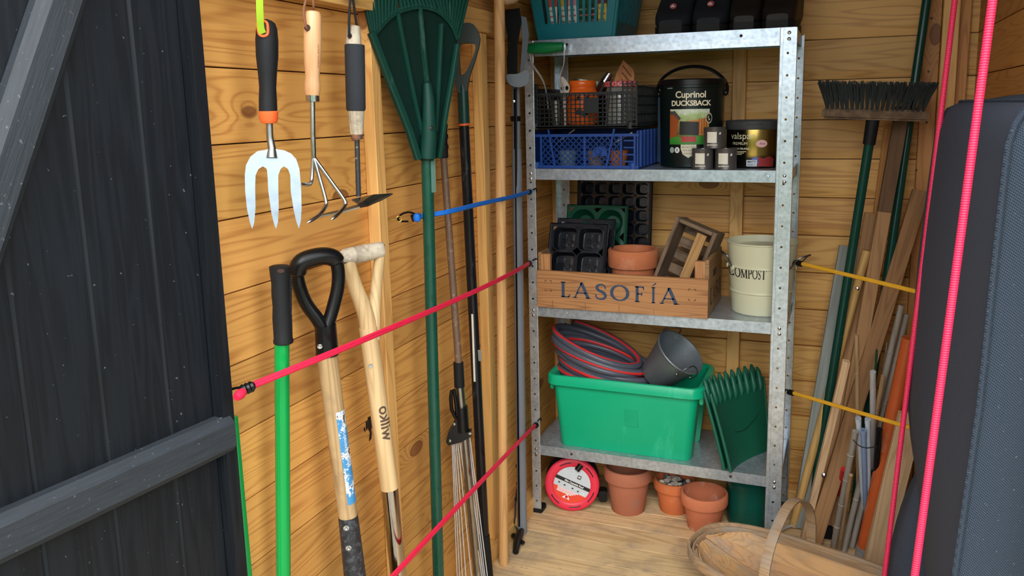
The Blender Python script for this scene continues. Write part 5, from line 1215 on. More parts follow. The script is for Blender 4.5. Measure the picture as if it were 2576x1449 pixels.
# ---- old slatted wooden box
F = Face(0, 0, n=(-.22, -1, .0), pt=(-.45, 2.40, Z2+.0095)); R_ = F.R @ Matrix.Rotation(math.radians(19), 3, 'Y') @ Matrix.Rotation(math.radians(-8), 3, 'X')
T = thing('slatted_box', 'old weathered slatted wooden box propped at an angle in the wine crate', 'wooden box', (-.482, 2.388, Z2+.034), R_)
oldg = wood('old_grey_timber', '#77624d', '#4a3829', axis=0, knots=False, contrast=1.4, rough=.85, stain=('#3b3029', 12, .5)); oldl = wood('old_pale_timber', '#b58b58', '#8d673c', axis=0, knots=False, rough=.8)
bwid, blen, bdep = .122, .235, .08
for x in (-bwid/2, bwid/2): board(T, 'side_board', (x, bdep/2, blen/2), (.012, bdep, blen), oldg, 2)
for z in (.007, blen-.007): board(T, 'end_board', (0, bdep/2, z), (bwid-.014, bdep, .012), oldg, 0)
for k in range(5): board(T, 'back_slat', (0, bdep-.004, .03+k*.044), (bwid-.014, .008, .030), oldg, 0)
board(T, 'front_slat', (.026, .004, blen/2-.004), (.030, .009, blen-.03), oldl, 2)

# ---- cream compost bucket
creamm = plastic('cream_enamel', '#c6c5a8', .35, var=.03)
T = thing('compost_bucket', 'cream enamelled metal bucket lettered COMPOST', 'bucket', (-.2155, 2.442, Z2)); rb, rt_, hb = .083, .100, .208
def RB(z): return rb+(rt_-rb)*z/hb
prof = [(.001, 0), (rb-.003, 0), (rb, .003)]
for zb_ in (.066, .140): prof += [(RB(zb_-.004), zb_-.004), (RB(zb_)+.0022, zb_-.0015), (RB(zb_)+.0022, zb_+.0015), (RB(zb_+.004), zb_+.004)]
prof += [(rt_, hb-.003), (rt_+.002, hb-.001), (rt_+.002, hb+.002), (rt_-.001, hb+.003), (rt_-.002, hb), (RB(.02)-.002, .02), (.001, .018)]
MB().lathe(prof, 56).build('body', creamm, T)
MB().lathe([(.001, .193), (.075, .192), (.080, .194), (.083, .190), (RB(.18)-.004, .186), (RB(.18)-.004, .182), (.001, .180)], 48).build('inner_lid', creamm, T)
wire_m = metal('grey_wire', '#7e8184', .35)
for sx in (-1, 1):
    a = math.radians(-22 if sx > 0 else 202); c_, s_ = math.cos(a), math.sin(a); r1 = RB(.16)
    e1 = V((r1*math.cos(a-.28), r1*math.sin(a-.28), .135)); e2 = V((r1*math.cos(a+.28), r1*math.sin(a+.28), .135)); o_ = V((c_, s_, 0))
    k_ = 1.0 if sx > 0 else .55
    MB().tube(smoothpath([e1, e1+o_*.012*k_+V((0, 0, .012)), e1+o_*.034*k_+V((0, 0, .038)), (e1+e2)/2+o_*.052*k_+V((0, 0, .046)), e2+o_*.034*k_+V((0, 0, .038)), e2+o_*.012*k_+V((0, 0, .012)), e2], 5), .0024, 8).build('wire_handle', wire_m, T)
    for e in (e1, e2): MB().lathe([(.007, 0), (.0065, .004), (0, .005)], 12, Matrix.Translation(e) @ zframe((e.x, e.y, 0), (0, 0, 1)).to_4x4()).build('handle_lug', creamm, T)
fa = math.atan2(-2.442, .2155)
def bx(px): d = ray(px, 692); return px
sp_ = []; xs = [(1834, 1848), (1848, 1863), (1863, 1881), (1881, 1892), (1892, 1906), (1906, 1914), (1914, 1928)]
z_l = .112; rl = RB(.125)+.0008
def ang_at(px, py):
    d = ray(px, py); o = CAM-V((-.2155, 2.442, 0)); A = d.x*d.x+d.y*d.y; B = o.x*d.x+o.y*d.y; C = o.x*o.x+o.y*o.y-rl*rl; t = (-B-math.sqrt(max(0, B*B-A*C)))/A; p = o+d*t; return math.atan2(p.y, p.x)
for ch, (a, b) in zip('COMPOST', xs): sp_.append((ch, rl*(ang_at(a, 692)-fa)+.0006, rl*(ang_at(b, 692)-fa)-.0004))
serif(sp_, .028, lambda x, y: V(((RB(z_l+y)+.001)*math.cos(fa+x/rl), (RB(z_l+y)+.001)*math.sin(fa+x/rl), z_l+y))).build('lettering', blk, T, smooth=0)

# ---- green tub
tubg = plastic('emerald_plastic', '#08a578', .32, var=.07, scale=10, scratch=('#3fc49c', 12, .5))
T = thing('storage_tub', 'emerald green plastic tub on the lowest shelf', 'tub', (-.604, 2.437, Z3))
def rrect(w, d, r, n=6, notch=0.0, nl=.5):
    pts = []
    for cx, cy, a0 in ((w/2-r, d/2-r, 0), (-w/2+r, d/2-r, 90), (-w/2+r, -d/2+r, 180), (w/2-r, -d/2+r, 270)):
        pts += [(cx+r*math.cos(math.radians(a0+90*k/n)), cy+r*math.sin(math.radians(a0+90*k/n))) for k in range(n+1)]
        if notch and a0 in (90,): pts += [(-w/2, d*nl/2), (-w/2+notch, d*nl/2-.006), (-w/2+notch, -d*nl/2+.006), (-w/2, -d*nl/2)]
        if notch and a0 == 270: pts += [(w/2, -d*nl/2), (w/2-notch, -d*nl/2+.006), (w/2-notch, d*nl/2-.006), (w/2, d*nl/2)]
    return pts
def loft(secs, cap0=True, cap1=False):
    mb = MB(); n = len(secs[0][0]); vs = []; fs = []
    for pts, z in secs: vs += [(p[0], p[1], z) for p in pts]
    for i in range(len(secs)-1):
        for k in range(n): l = (k+1) % n; fs.append((i*n+k, i*n+l, (i+1)*n+l, (i+1)*n+k))
    if cap0: fs.append(tuple(range(n-1, -1, -1)))
    if cap1: fs.append(tuple((len(secs)-1)*n+k for k in range(n)))
    return mb.add(vs, fs)
bw_, bd_, tw_, td_, hh = .416, .222, .458, .238, .235
loft([(rrect(bw_-.008, bd_-.008, .022, notch=.022), 0), (rrect(bw_, bd_, .026, notch=.022), .006), (rrect(tw_-.004, td_-.002, .028, notch=.02), hh-.04), (rrect(tw_, td_, .028, notch=.001), hh-.030), (rrect(tw_, td_, .028, notch=.001), hh-.004)]).build('body', tubg, T)
loft([(rrect(tw_-.008, td_-.008, .024), hh-.002), (rrect(bw_-.05, bd_-.012, .022), .010)], False, True).build('inner_wall', tubg, T)
loft([(rrect(tw_+.030, td_+.030, .040), hh-.030), (rrect(tw_+.036, td_+.034, .042), hh-.028), (rrect(tw_+.034, td_+.032, .042), hh-.004), (rrect(tw_+.024, td_+.022, .038), hh+.002), (rrect(tw_, td_, .030), hh+.001), (rrect(tw_-.008, td_-.008, .026), hh-.003)], False).build('rim', tubg, T)
for sx in (-1, 1): MB().box((sx*(tw_/2+.006), -td_*.32, hh-.042), (.012, .04, .03), .003).build('rim_bracket', tubg, T); MB().box((sx*(tw_/2+.006), td_*.32, hh-.042), (.012, .04, .03), .003).build('rim_bracket', tubg, T)
MB().box((.028, -td_/2+.0035, .125), (.042, .0015, .066), .0005).build('label_ghost', plastic('darker_emerald', '#08996f', .3), T)
# ---- hose
hosem = plastic('grey_hose', '#4a4d59', .35, var=.05, bump=.15); hoser = plastic('red_hose_stripe', '#c92a2c', .4)
pts = []; st = []; nl = 8; per = 36
for i in range(nl*per+1):
    k = i/per; a = 2*PI*k+2.4; q = k/nl
    rx = .150+.012*math.sin(3.1*k)-.010*abs(q-.5); ry = .096+.007*math.sin(2.3*k+1)
    tiltx = -.16-.24*q; x = rx*math.cos(a)+.008*math.sin(5*q)-.018*q; y = ry*math.sin(a)
    z = .150+.102*q+tiltx*x+.12*q*y+.006*math.sin(7*k); pts.append(V((x, y, z))); st.append(V((math.cos(a)*math.cos(1.9*k), math.sin(a)*math.cos(1.9*k), math.sin(1.9*k))))
T = thing('garden_hose', 'coiled grey garden hose with red stripe heaped in the tub', 'hose', (-.688, 2.435, Z3+.13))
MB().tube([p-V((0, 0, .08)) for p in pts], .0112, 10).build('coil', hosem, T)
MB().tube([p-V((0, 0, .08))+s*.0074 for p, s in zip(pts, st)], .0054, 8).build('stripe', hoser, T)
# ---- small galvanised bucket
zinc = metal('dark_zinc', '#7b8389', .40, ('#98a2a8', 24, .6), scale=14, met=.6)
ax_ = V((.64, -.22, .74)).normalized(); mouth = at(1712, 885, y=2.385); base = mouth-ax_*.128
T = thing('zinc_bucket', 'small dark zinc bucket with ring handles tipped in the tub', 'bucket', base, zframe(ax_, (1, 0, 0)))
MB().lathe([(.001, 0), (.050, 0), (.053, .004), (.076, .118), (.079, .124), (.081, .127), (.080, .130), (.077, .129), (.074, .120), (.050, .008), (.001, .006)], 36).build('body', zinc, T)
MB().tube([(.080*math.cos(a), .080*math.sin(a), .127) for a in [2*PI*k/36 for k in range(36)]], .0026, 8, closed=True).build('rolled_rim', zinc, T)
for a in (math.radians(-55), math.radians(125)):
    c_ = V((math.cos(a), math.sin(a), 0)); t_ = V((-math.sin(a), math.cos(a), 0)); p = c_*.074+V((0, 0, .105))
    MB().tube(smoothpath([p-t_*.026, p-t_*.030+c_*.008+V((0, 0, .014)), p-t_*.024+c_*.006+V((0, 0, .036)), p+c_*.0+V((0, 0, .050)), p+t_*.024+c_*.006+V((0, 0, .036)), p+t_*.030+c_*.008+V((0, 0, .014)), p+t_*.026], 5), .002, 8).build('ring_handle', wire_m, T)
    for s_ in (-1, 1): MB().lathe([(.0045, 0), (.0035, .003), (0, .004)], 10, Matrix.Translation(p+t_*.026*s_) @ zframe(c_, (0, 0, 1)).to_4x4()).build('rivet', chrome, T)
# ---- leaf scoops
scoopm = plastic('deep_green_scoop', '#0b5540', .42, var=.08)
def scoop(label, shift, toff):
    B0 = V((-.285, 2.292, Z3+.001))+V(shift); n = V((.84, -.42, .28)).normalized(); F = Face(0, 0, n=n, pt=B0)
    T = thing('leaf_scoop', label, 'leaf scoop', B0, F.R, 'leaf scoops')
    c8 = lambda x, y, d=0.0: F.l(1620+x/3.15, 800+y/3.15, d)
    O = c8(640, 1232); tl, tr, br, bl = c8(500, 610)-O, c8(955, 470)-O, c8(972, 1072)-O, V((0, 0, 0))
    def S_(u, v):
        p = bl*(1-u)*(1-v)+br*u*(1-v)+tr*u*v+tl*(1-u)*v; return p+V((0, .010*math.sin(PI*u)-.016*(1-u)**6*1.0+.010*v*v, 0))
    MB().sheet(S_, 18, 14, -.003).build('blade', scoopm, T)
    for k in range(9):
        u = .07+.86*k/8; a = S_(u, .90); b = S_(u, 1.0)+V((.004, 0, .020)); b2 = S_(u, 1.0)+V((.006, .003, .034))
        MB().tube([S_(u, .82), a+V((0, -.004, 0)), b, b2], [.003, .0095, .008, .003], 10).build('tooth', scoopm, T)
    for d_ in (0, 1): MB().tube([S_(d_, t/8) for t in range(9)], .005, 8).build('edge_bead', scoopm, T)
    if toff: MB().tube(smoothpath([S_(.36, .42)+V((0, -.002, 0)), S_(.55, .40)+V((0, -.003, 0)), S_(.72, .46)+V((0, -.003, 0)), S_(.86, .55)+V((0, -.002, 0))], 5), .0022, 6).build('grip_slot', plastic('scoop_shadow_green', '#083c2e', .5), T)
scoop('dark green toothed leaf scoop standing on the lowest shelf', (0, 0, 0), True)
scoop('second dark green leaf scoop nested behind the slotted one', (-.020, .0085, 0), False)

# ================================================================ on the floor by the shelf
# ---- cable reel
redr = plastic('pinkish_red_plastic', '#d42f45', .38, var=.05)
cz = .0895; F = Face(0, 0, n=(.30, -1, .10), pt=(-.779, 2.352, .0)); T = thing('cable_reel', 'red cable reel with grey label disc under the bottom shelf', 'cable reel', (-.779, 2.352, 0.0), F.R)
Cz = V((0, 0, .0885)); Mx = Matrix.Translation(Cz) @ Matrix.Rotation(PI/2, 4, 'X')       # local z of the disc points out at the viewer
def disc(prof, n=48): return MB().lathe(prof, n, Mx)
disc([(.058, -.008), (.084, -.008), (.088, -.004), (.088, .004), (.085, .008), (.078, .010), (.066, .010), (.060, .007), (.058, .003)]).build('front_flange', redr, T)
disc([(.001, .004), (.061, .004), (.061, .0065), (.001, .0068)]).build('label_disc', flatcol('grey_label', '#b9c0c6', .4), T)
rot = math.radians(-24); cr_, sr_ = math.cos(rot), math.sin(rot)
def dp(x, y, z=.0072): return Mx @ V((x*cr_-y*sr_, x*sr_+y*cr_, z))
def dpoly(name, pts, mat, z=.0072): MB().add([dp(x, y, z) for x, y in pts], [tuple(range(len(pts)))]).build(name, mat, T, smooth=0)
dpoly('label_band', [(-.060, .012), (.060, .012), (.060, .0005), (-.060, .0005)], blk)
dpoly('label_lower', [(.0605*math.cos(a), .0605*math.sin(a)) for a in [math.radians(200+140*k/20) for k in range(21)]], flatcol('label_orange', '#d9432a', .4))
Mt = Mx @ Matrix.Rotation(rot, 4, 'Z')
MB().text('10m Cassette Reel', .0088, Mt @ Matrix.Translation((.004, .006, .0078)), bold=.0002).build('label_lettering', white_p, T, smooth=0)
mb = MB()
for x, y in ((-.042, -.008), (-.022, -.010), (.006, -.010), (.026, -.012)): mb.add([dp(x+a, y+b, .0076) for a, b in ((-.003, -.002), (.003, -.002), (.003, .002), (-.003, .002))], [(0, 1, 2, 3)])
mb.build('label_icons', blk, T, smooth=0)
dpoly('label_logo', [(.006, .026), (.018, .026), (.018, .038), (.006, .038)], blk); 
MB().text('M', .010, Mt @ Matrix.Translation((.012, .032, .0078)), bold=.0003).build('logo_letter', white_p, T, smooth=0)
MB().text('CE', .012, Mt @ Matrix.Translation((.042, -.014, .0078))).build('mark_lettering', white_p, T, smooth=0)
mb = MB()
for k in range(4): mb.add([dp(-.03+a*.5, -.022-.004*k+b*.0012, .0076) for a, b in ((-.02, -1), (.12-.012*k, -1), (.12-.012*k, 1), (-.02, 1))], [(0, 1, 2, 3)])
mb.build('small_print', flatcol('pale_print', '#dfe3e6', .5), T, smooth=0)
dpoly('warning_triangle', [(-.014, -.050), (.012, -.050), (-.001, -.033)], white_p, .0076)
MB().lathe([(.005, 0), (.005, .003), (0, .0035)], 14, Mx @ Matrix.Translation(((-.001)*cr_+.043*sr_, (-.001)*sr_-.043*cr_, .0076))).build('reset_button', red_p, T)
for a0 in (92, 22, -48, 205, 262): MB().tube([Mx @ V((.0735*math.cos(math.radians(a0+30*k/8)), .0735*math.sin(math.radians(a0+30*k/8)), .0098)) for k in range(9)], .0018, 6).build('slot', blk, T)
MB().tube([dp(-.0, .074, .008), dp(-.006, .052, .012)], [.010, .009], 14).build('handle_well', black_gl, T)
MB().lathe([(.055, -.06), (.055, -.008)], 36, Mx).build('cable_drum', black_rub, T); disc([(.058, -.060), (.086, -.060), (.088, -.065), (.086, -.070), (.058, -.070)]).build('back_flange', black_gl, T)
MB().box((.100, .03, .045), (.028, .05, .036), .004).build('plug', black_gl, T); MB().tube(smoothpath([(.06, .04, .06), (.08, .045, .035), (.095, .04, .04)], 5), .004, 8).build('cable_tail', black_rub, T)
# ---- floor pots
pot('plant_pot', 'stained terracotta pot on the floor next to the cable reel', (-.612, 2.425, 0.0), .078, .150, .052, .042, terra_s)
PP = V((-.470, 2.472, 0.0)); T = pot('plant_pot', 'orange terracotta pot filled with shells and grit', PP, .067, .108, .045, .032, terra_o)
MB().lathe([(.001, .086), (.054, .084)], 24, caps=False).build('grit', plastic('dark_grit', '#3b3936', .95, bump=1.0, scale=120), T)
N = NT('shells_and_slate'); c = N.coords(rand=False); vo = N.n('TexVoronoi', {'Vector': c, 'Scale': 70.0}); g_ = N.n('SeparateColor', {0: vo.outputs['Color']}).outputs[0]
shellm = N.out(N.ramp(g_, [(.5, srgb('#4c4c50')), (.56, srgb('#cfc8bb')), (1, srgb('#a89c8c'))]), .7)
random.seed(3); mb = MB()
for k in range(46):
    a, r = random.random()*6.28, .046*math.sqrt(random.random()); s = random.uniform(.006, .0105); bm = bmesh.new(); bmesh.ops.create_icosphere(bm, subdivisions=1, radius=s); q_ = V((r*math.cos(a), r*math.sin(a), .090+.008*random.random()))
    mb.bm(bm, lambda p: Matrix.Rotation(a*3, 3, 'X') @ V((p.x*1.3, p.y, p.z*.6))+q_)
o = mb.build('shells', shellm, None, loc=PP); tag(o, 'white shells and slate chips heaped in the orange pot', 'shells', kind='stuff')
pot('plant_pot', 'empty terracotta pot with white salt marks on its rim', (-.3620, 2.388, 0.0), .0725, .118, .047, .036, terra_w)
# ---- dark green planter
T = thing('green_planter', 'dark green plastic planter on the floor behind front right shelf post', 'planter', (-.226, 2.468, 0.0)); dg = plastic('dark_green_gloss', '#08473c', .25, var=.05)
MB().lathe([(.001, 0), (.070, 0), (.074, .004), (.081, .135), (.086, .138), (.087, .150), (.080, .158), (.080, .182), (.084, .184), (.084, .190), (.079, .191), (.076, .15), (.068, .01), (.001, .008)], 44).build('pot_wall', dg, T)

# ---- trug
trw = wood('trug_willow', '#b98f60', '#8d6a44', axis=0, knots=False, rough=.7, stain=('#8b8378', 9, .7)); trh = wood('trug_ash_hoop', '#a98b69', '#7d6244', axis=0, knots=False, rough=.75, stain=('#8a857c', 12, .7))
tdir = V((.95, -.31, 0)).normalized(); T = thing('garden_trug', 'wooden slatted garden trug with bent hoop handle on the floor', 'trug', (-.078+.020*.95, 2.022-.020*.31, 0.0), Matrix((tdir, V((-tdir.y, tdir.x, 0)), V((0, 0, 1)))).transposed())
hl, hw, tz = .290, .146, .108
def plan(u, v):                                    # u along, v across, -1..1 -> plan position inside a rounded outline
    return hl*u*(1-.10*v*v), hw*v*math.sqrt(max(0.0, 1-abs(u)**3.2*.92))
def Sf(u, v):
    x, y = plan(u, v); f = 1-(1-abs(u)**3.0)*(1-abs(v)**2.6); sheer = .006*abs(u)**2
    return V((x, y, .016+(tz-.016)*f+sheer*f))
NS = 7
for k in range(NS):
    v0, v1 = -1+2*k/NS, -1+2*(k+1)/NS+.012
    lift = .007*(k % 2)
    MB().sheet(lambda s, t: Sf(-1+2*s, v0+(v1-v0)*t)+V((0, 0, lift*(1-abs(v0)))), 30, 5, .0035).build('slat', trw, T)
def outline(n, k=1.0, z=0.0):
    out = []
    for i in range(n):
        a = 2*PI*i/n; c, s = math.cos(a), math.sin(a); e = .72; u = math.copysign(abs(c)**e, c); v = math.copysign(abs(s)**e, s); out.append(V((hl*1.0*u*k, hw*v*k, tz+.004+.006*u*u+z)))
    return out
MB().tube(outline(64, 1.012), 1, 8, closed=True, flat=(.0085, .030, (0, 0, 1))).build('rim_hoop', trh, T)
MB().tube(outline(64, .972, -.004), 1, 8, closed=True, flat=(.006, .022, (0, 0, 1))).build('inner_band', trh, T)
hp = [V((.0, -hw*1.05, .035)), V((0, -hw*1.075, tz)), V((0, -hw*1.03, .19)), V((0, -hw*.78, .246)), V((0, -hw*.35, .286)), V((0, 0, .297)), V((0, hw*.35, .286)), V((0, hw*.78, .246)), V((0, hw*1.03, .19)), V((0, hw*1.075, tz)), V((0, hw*1.05, .035))]
MB().tube(smoothpath([p+V((-.034, 0, 0)) for p in hp], 5), 1, 8, flat=(.026, .008, (0, -1, 0))).build('handle_hoop', trh, T)
for x in (-.11, .11): MB().box((x, 0, .008), (.03, .16, .016), .003).build('foot', trw, T)
# ================================================================ poles and offcuts in the right-hand corner
batt = wood('brown_batten', '#a87f55', '#7d5a38', '#4f3520', axis=0, knots=False, rough=.75); batt_d = wood('dark_brown_batten', '#6b4e35', '#4a3422', axis=0, knots=False, rough=.8); batt_l = wood('pale_batten', '#c7a681', '#a1805b', axis=0, knots=False, rough=.7)
batt_r = wood('reddish_batten', '#9a7048', '#6e4a2c', axis=0, knots=False, rough=.75)
greyb = wood('grey_weathered_board', '#868a86', '#686d6b', axis=0, knots=False, rough=.85, freq=.6); tanp = wood('tan_pole', '#c19a5c', '#a17a40', axis=2, knots=False); bamboo = wood('grey_bamboo', '#9d958a', '#766d62', axis=2, knots=False, rough=.6); bambt = wood('tan_bamboo', '#a98c66', '#866b49', axis=2, knots=False, rough=.6)
def ends(top, bot, yt, yb=None):
    a = at(*top, y=yt); b = at(*bot, z=.0) if yb is None else at(*bot, y=yb)
    if yb is not None: d = b-a; b = a+d*(-a.z/d.z)
    return a, b
def lean_bar(name, label, top, bot, yt, w, t, mat, yb=None, nrm=(0, -1, 0), group=None):
    a, b = ends(top, bot, yt, yb); T = thing(name, label, 'timber', b, None, group); o = stick(V((0, 0, t*.3)), a-b, w, t, T, 'shaft', mat, V((1, .15, 0)), .001); return T, a, b
def lean_rod(name, label, top, bot, yt, r, mat, yb=None, cat='pole', group=None, r2=None):
    a, b = ends(top, bot, yt, yb); T = thing(name, label, cat, b, None, group); d = (a-b).normalized(); rod(T, 'shaft', d*r*.5, a-b, r, r2 or r, mat, 14); return T, a, b
lean_bar('timber_board', 'grey weathered flat board behind the broom handle', (2136, 620), (2014, 1332), 2.60, .056, .014, greyb)
T, a, b = lean_rod('tan_rod', 'smooth tan wooden rod with a screw through it', (2180, 630), (1994, 1328), 2.515, .0125, tanp, cat='pole')
MB().lathe([(.006, 0), (.005, .004), (0, .006)], 12, Matrix.Translation(at(2157, 726, y=2.455)-b) @ Matrix.Rotation(PI/2, 4, 'X')).build('screw_head', chrome, T)
T, a, b = lean_bar('timber_batten', 'long brown batten drilled with holes near its black foot', (2271, 270), (2079, 1352), 2.545, .036, .020, batt)
for py in (1124, 1152, 1180):
    t_ = (py-270)/(1352-270); MB().lathe([(.004, 0), (.0035, .001), (0, .001)], 10, Matrix.Translation((a+(b-a)*t_-b)+V((.0, -.0105, 0))) @ Matrix.Rotation(PI/2, 4, 'X')).build('drilled_hole', dark_hole, T)
MB().lathe([(.007, 0), (.006, .004), (0, .006)], 12, Matrix.Translation(a+(b-a)*.87-b+V((-.006, -.0105, 0))) @ Matrix.Rotation(PI/2, 4, 'X')).build('bolt', chrome, T)
u_ = a-b; stick(u_*.77+V((0, -.0012, 0)), u_*1.001+V((0, -.0012, 0)), .0372, .0204, T, 'stained_upper', batt_d, V((1, .15, 0)), .001)
MB().box(V((.0, 0, .022)), (.034, .026, .044), .003).build('rubber_foot', black_rub, T)
T, a, b = lean_bar('timber_batten', 'short squared batten with pale and dark faces', (2129, 908), (2022, 1358), 2.28, .019, .019, batt_l)
MB().lathe([(.008, 0), (.007, .004), (0, .007)], 12, Matrix.Translation(a+(b-a)*.60-b+V((.012, -.0105, 0))) @ Matrix.Rotation(PI/2, 4, 'X')).build('bolt', chrome, T)
lean_bar('timber_board', 'grey-brown board standing against back wall behind the tan rod', (2190, 536), (2060, 1330), 2.61, .034, .012, batt, 2.44)
lean_bar('timber_batten', 'orange-brown thin lath flat against the back wall', (2236, 322), (2150, 1000), 2.648, .026, .010, pine_right, 2.60)
lean_bar('timber_batten', 'brown squared batten slanting sharply behind both yellow cords', (2316, 480), (2178, 935), 2.59, .044, .020, batt_r, 2.47)
lean_bar('timber_board', 'pale plank behind the orange clay-coloured pipe', (2292, 1040), (2196, 1440), 2.25, .060, .018, batt_l)
# poles
smooth_green = plastic('smooth_green_tube', '#0a3d33', .25, var=.05)
lean_rod('metal_pole', 'dark green metal pole rising behind the broom head', (2340, -60), (2160, 1200), 2.60, .0125, smooth_green, 2.50)
# bamboo canes
random.seed(5)
for i, (t, bt, yt, r, m, lab) in enumerate([((2155, 842), (2160, 1358), 2.30, .0058, bambt, 'thin upright tan bamboo cane in front of the brown battens'), ((2268, 768), (2122, 1390), 2.44, .0085, bamboo, 'long grey bamboo cane rising to the pink rope'), ((2281, 790), (2142, 1380), 2.46, .0085, bamboo, 'thick grey bamboo cane nearest the clay-coloured pipe'),
        ((2152, 1085), (2095, 1382), 2.22, .0085, bamboo, 'short thick grey cane with dark foot beside the drilled batten'), ((2140, 1195), (2111, 1386), 2.15, .005, bambt, 'short thin tan cane between two grey canes'), ((2222, 945), (2150, 1345), 2.36, .006, bambt, 'slim tan bamboo cane behind the steel tube')]):
    T, a, b = lean_rod('bamboo_cane', lab, t, bt, yt, r, m, cat='cane'); d = a-b
    for k in range(1, 5): q = d*(k/5+.03*random.random()); MB().lathe([(r*1.0, -.003), (r*1.16, 0), (r*1.0, .003)], 14, Matrix.Translation(q) @ zframe(d, (1, 0, 0)).to_4x4(), caps=False).build('node', m, T)
# tubes
whitet = plastic('pale_blue_white_tube', '#cfdcec', .3, var=.03); bluet = plastic('pale_blue_tube', '#8fa6cc', .3, var=.03)
for t, bt, m, lab in (((2159, 1052), (2176, 1345), whitet, 'white plastic tube with capped end next to tan cane'), ((2172, 1082), (2180, 1350), bluet, 'pale blue plastic tube between two white ones'), ((2183, 1054), (2186, 1352), whitet, 'white plastic tube with capped end next to steel tube')):
    T, a, b = lean_rod('plastic_tube', lab, t, bt, 2.22, .0068, m, cat='tube'); d = (a-b); rod(T, 'end_cap', d*.965, d, .0076, .0076, m, 12)
lean_rod('steel_tube', 'bright steel tube standing among the bamboo canes', (2196, 935), (2194, 1350), 2.25, .0078, wire_pale, cat='tube')
lean_rod('black_tube', 'short black tube with open end beside the clay-coloured pipe', (2212, 1080), (2190, 1360), 2.24, .0085, pole_black, cat='tube')
lean_rod('green_stake', 'slim green plant stake among the bamboo canes', (2236, 1010), (2150, 1365), 2.33, .004, pole_green, cat='stake')
lean_rod('green_stake', 'thin green plant stake poking up next to steel tube', (2206, 880), (2168, 1340), 2.38, .003, pole_green, cat='stake')
lean_rod('steel_rod', 'thin bright steel rod leaning behind the steel tube', (2232, 860), (2170, 1330), 2.42, .003, chrome, cat='rod')
T, a, b = lean_rod('red_tube', 'short red tube half hidden behind the drilled batten', (2122, 1180), (2098, 1310), 2.36, .0075, red_p, cat='tube'); 
pipe = plastic('clay_orange_plastic', '#b9572a', .35, var=.06, scratch=('#d9b79c', 18, .4))
T, a, b = lean_rod('drain_pipe', 'orange clay-coloured pipe with grey metal band at its foot', (2288, 850), (2168, 1408), 2.28, .0205, pipe, cat='pipe', r2=.019); d = a-b; rod(T, 'metal_band', d*.002, d*.065, .0212, .0212, galv, 18); rod(T, 'joint_ring', d*.50, d*.515, .0212, .0212, pipe, 18)
MB().tube(smoothpath([at(2146, 1106, y=2.185), at(2160, 1120, y=2.18), at(2180, 1127, y=2.18), at(2208, 1122, y=2.19)], 5), .0014, 6).build('cable_tie', black_cord, None)
o = bpy.data.objects['cable_tie']; tag(o, 'black cable tie round the white tubes', 'cable tie')
# a coil of grey flex on the floor
p = at(2010, 1335, z=.004); T = thing('flex_loop', 'loop of pale grey flex on the floor behind the trug', 'cable', p); MB().tube(smoothpath([(-.05, -.02, .004), (-.02, .01, .008), (.03, .02, .010), (.06, .0, .004), (.03, -.03, .004)], 6), .004, 8).build('flex', plastic('pale_grey_flex', '#a9aaa8', .5), T)

# ---- broom, head up
F = Face(2198, 292, y=2.46); T = thing('yard_broom', 'yard broom with black bristles standing head-up', 'broom', at(2034, 1325, z=0), None)
B = at(2034, 1325, z=0); off = F.o-B
def BL(px, py, d=0.0): return F.w(px, py, d)-B
headw = wood('broom_head_wood', '#5d4836', '#3b2c20', axis=0, knots=False, rough=.85, stain=('#8a7458', 20, .6))
hx = (BL(2335, 292)-BL(2068, 284)); M4 = frame(hx, ya=-F.n).to_4x4(); M4.translation = (BL(2335, 292)+BL(2068, 284))/2
mb = MB(); pts = smoothpath([V(p) for p in [(-hx.length/2, -.010, 0), (-hx.length/2+.012, -.017, 0), (0, -.014, 0), (hx.length/2-.012, -.017, 0), (hx.length/2, -.010, 0), (hx.length/2, .010, 0), (hx.length/2-.012, .012, 0), (0, .014, 0), (-hx.length/2+.012, .014, 0), (-hx.length/2, .008, 0)]], 3, True)
mb.prism([(p.x, p.y) for p in pts], .05, z0=-.025, M=Matrix.Rotation(PI/2, 4, 'X') @ Matrix.Identity(4)); 
mb2 = MB().box((0, 0, 0), (hx.length, .05, .030), .006); o = mb2.build('head_block', headw, T)
X = hx.normalized(); Y = -F.n; Zh = X.cross(Y); M5 = Matrix((X, Y, Zh)).transposed().to_4x4(); M5.translation = M4.translation; o.matrix_basis = M5
bris = plastic('black_bristle', '#101a1a', .55); random.seed(11)
for i in range(20):
    for j in range(4):
        u = (i+.5)/20-.5; base_ = M5 @ V((u*hx.length*.94, (j-1.5)*.012, .012)); mb = MB()
        for k in range(12):
            dx = u*.05+random.uniform(-.006, .006); dy = (j-1.5)*.010+random.uniform(-.006, .006); h = .072+random.uniform(-.010, .006)
            s0 = X*random.uniform(-.003, .003)+Y*random.uniform(-.003, .003); tip = base_+s0+X*dx+Y*dy+Zh*h
            mb.tube([base_+s0, base_+s0*1.6+X*dx*.4+Y*dy*.4+Zh*h*.5, tip], [.0016, .0017, .0013], 4)
        mb.build('bristle_tuft', bris, T, smooth=0)
a = BL(2196, 300, -.0); b = V((0, 0, 0)); dd_ = (b-a)
rod(T, 'handle_socket', a+dd_*.055, a, .0165, .0175, black_rub, 16); rod(T, 'handle', b, a+dd_*.05, .0128, .0128, smooth_green, 18)

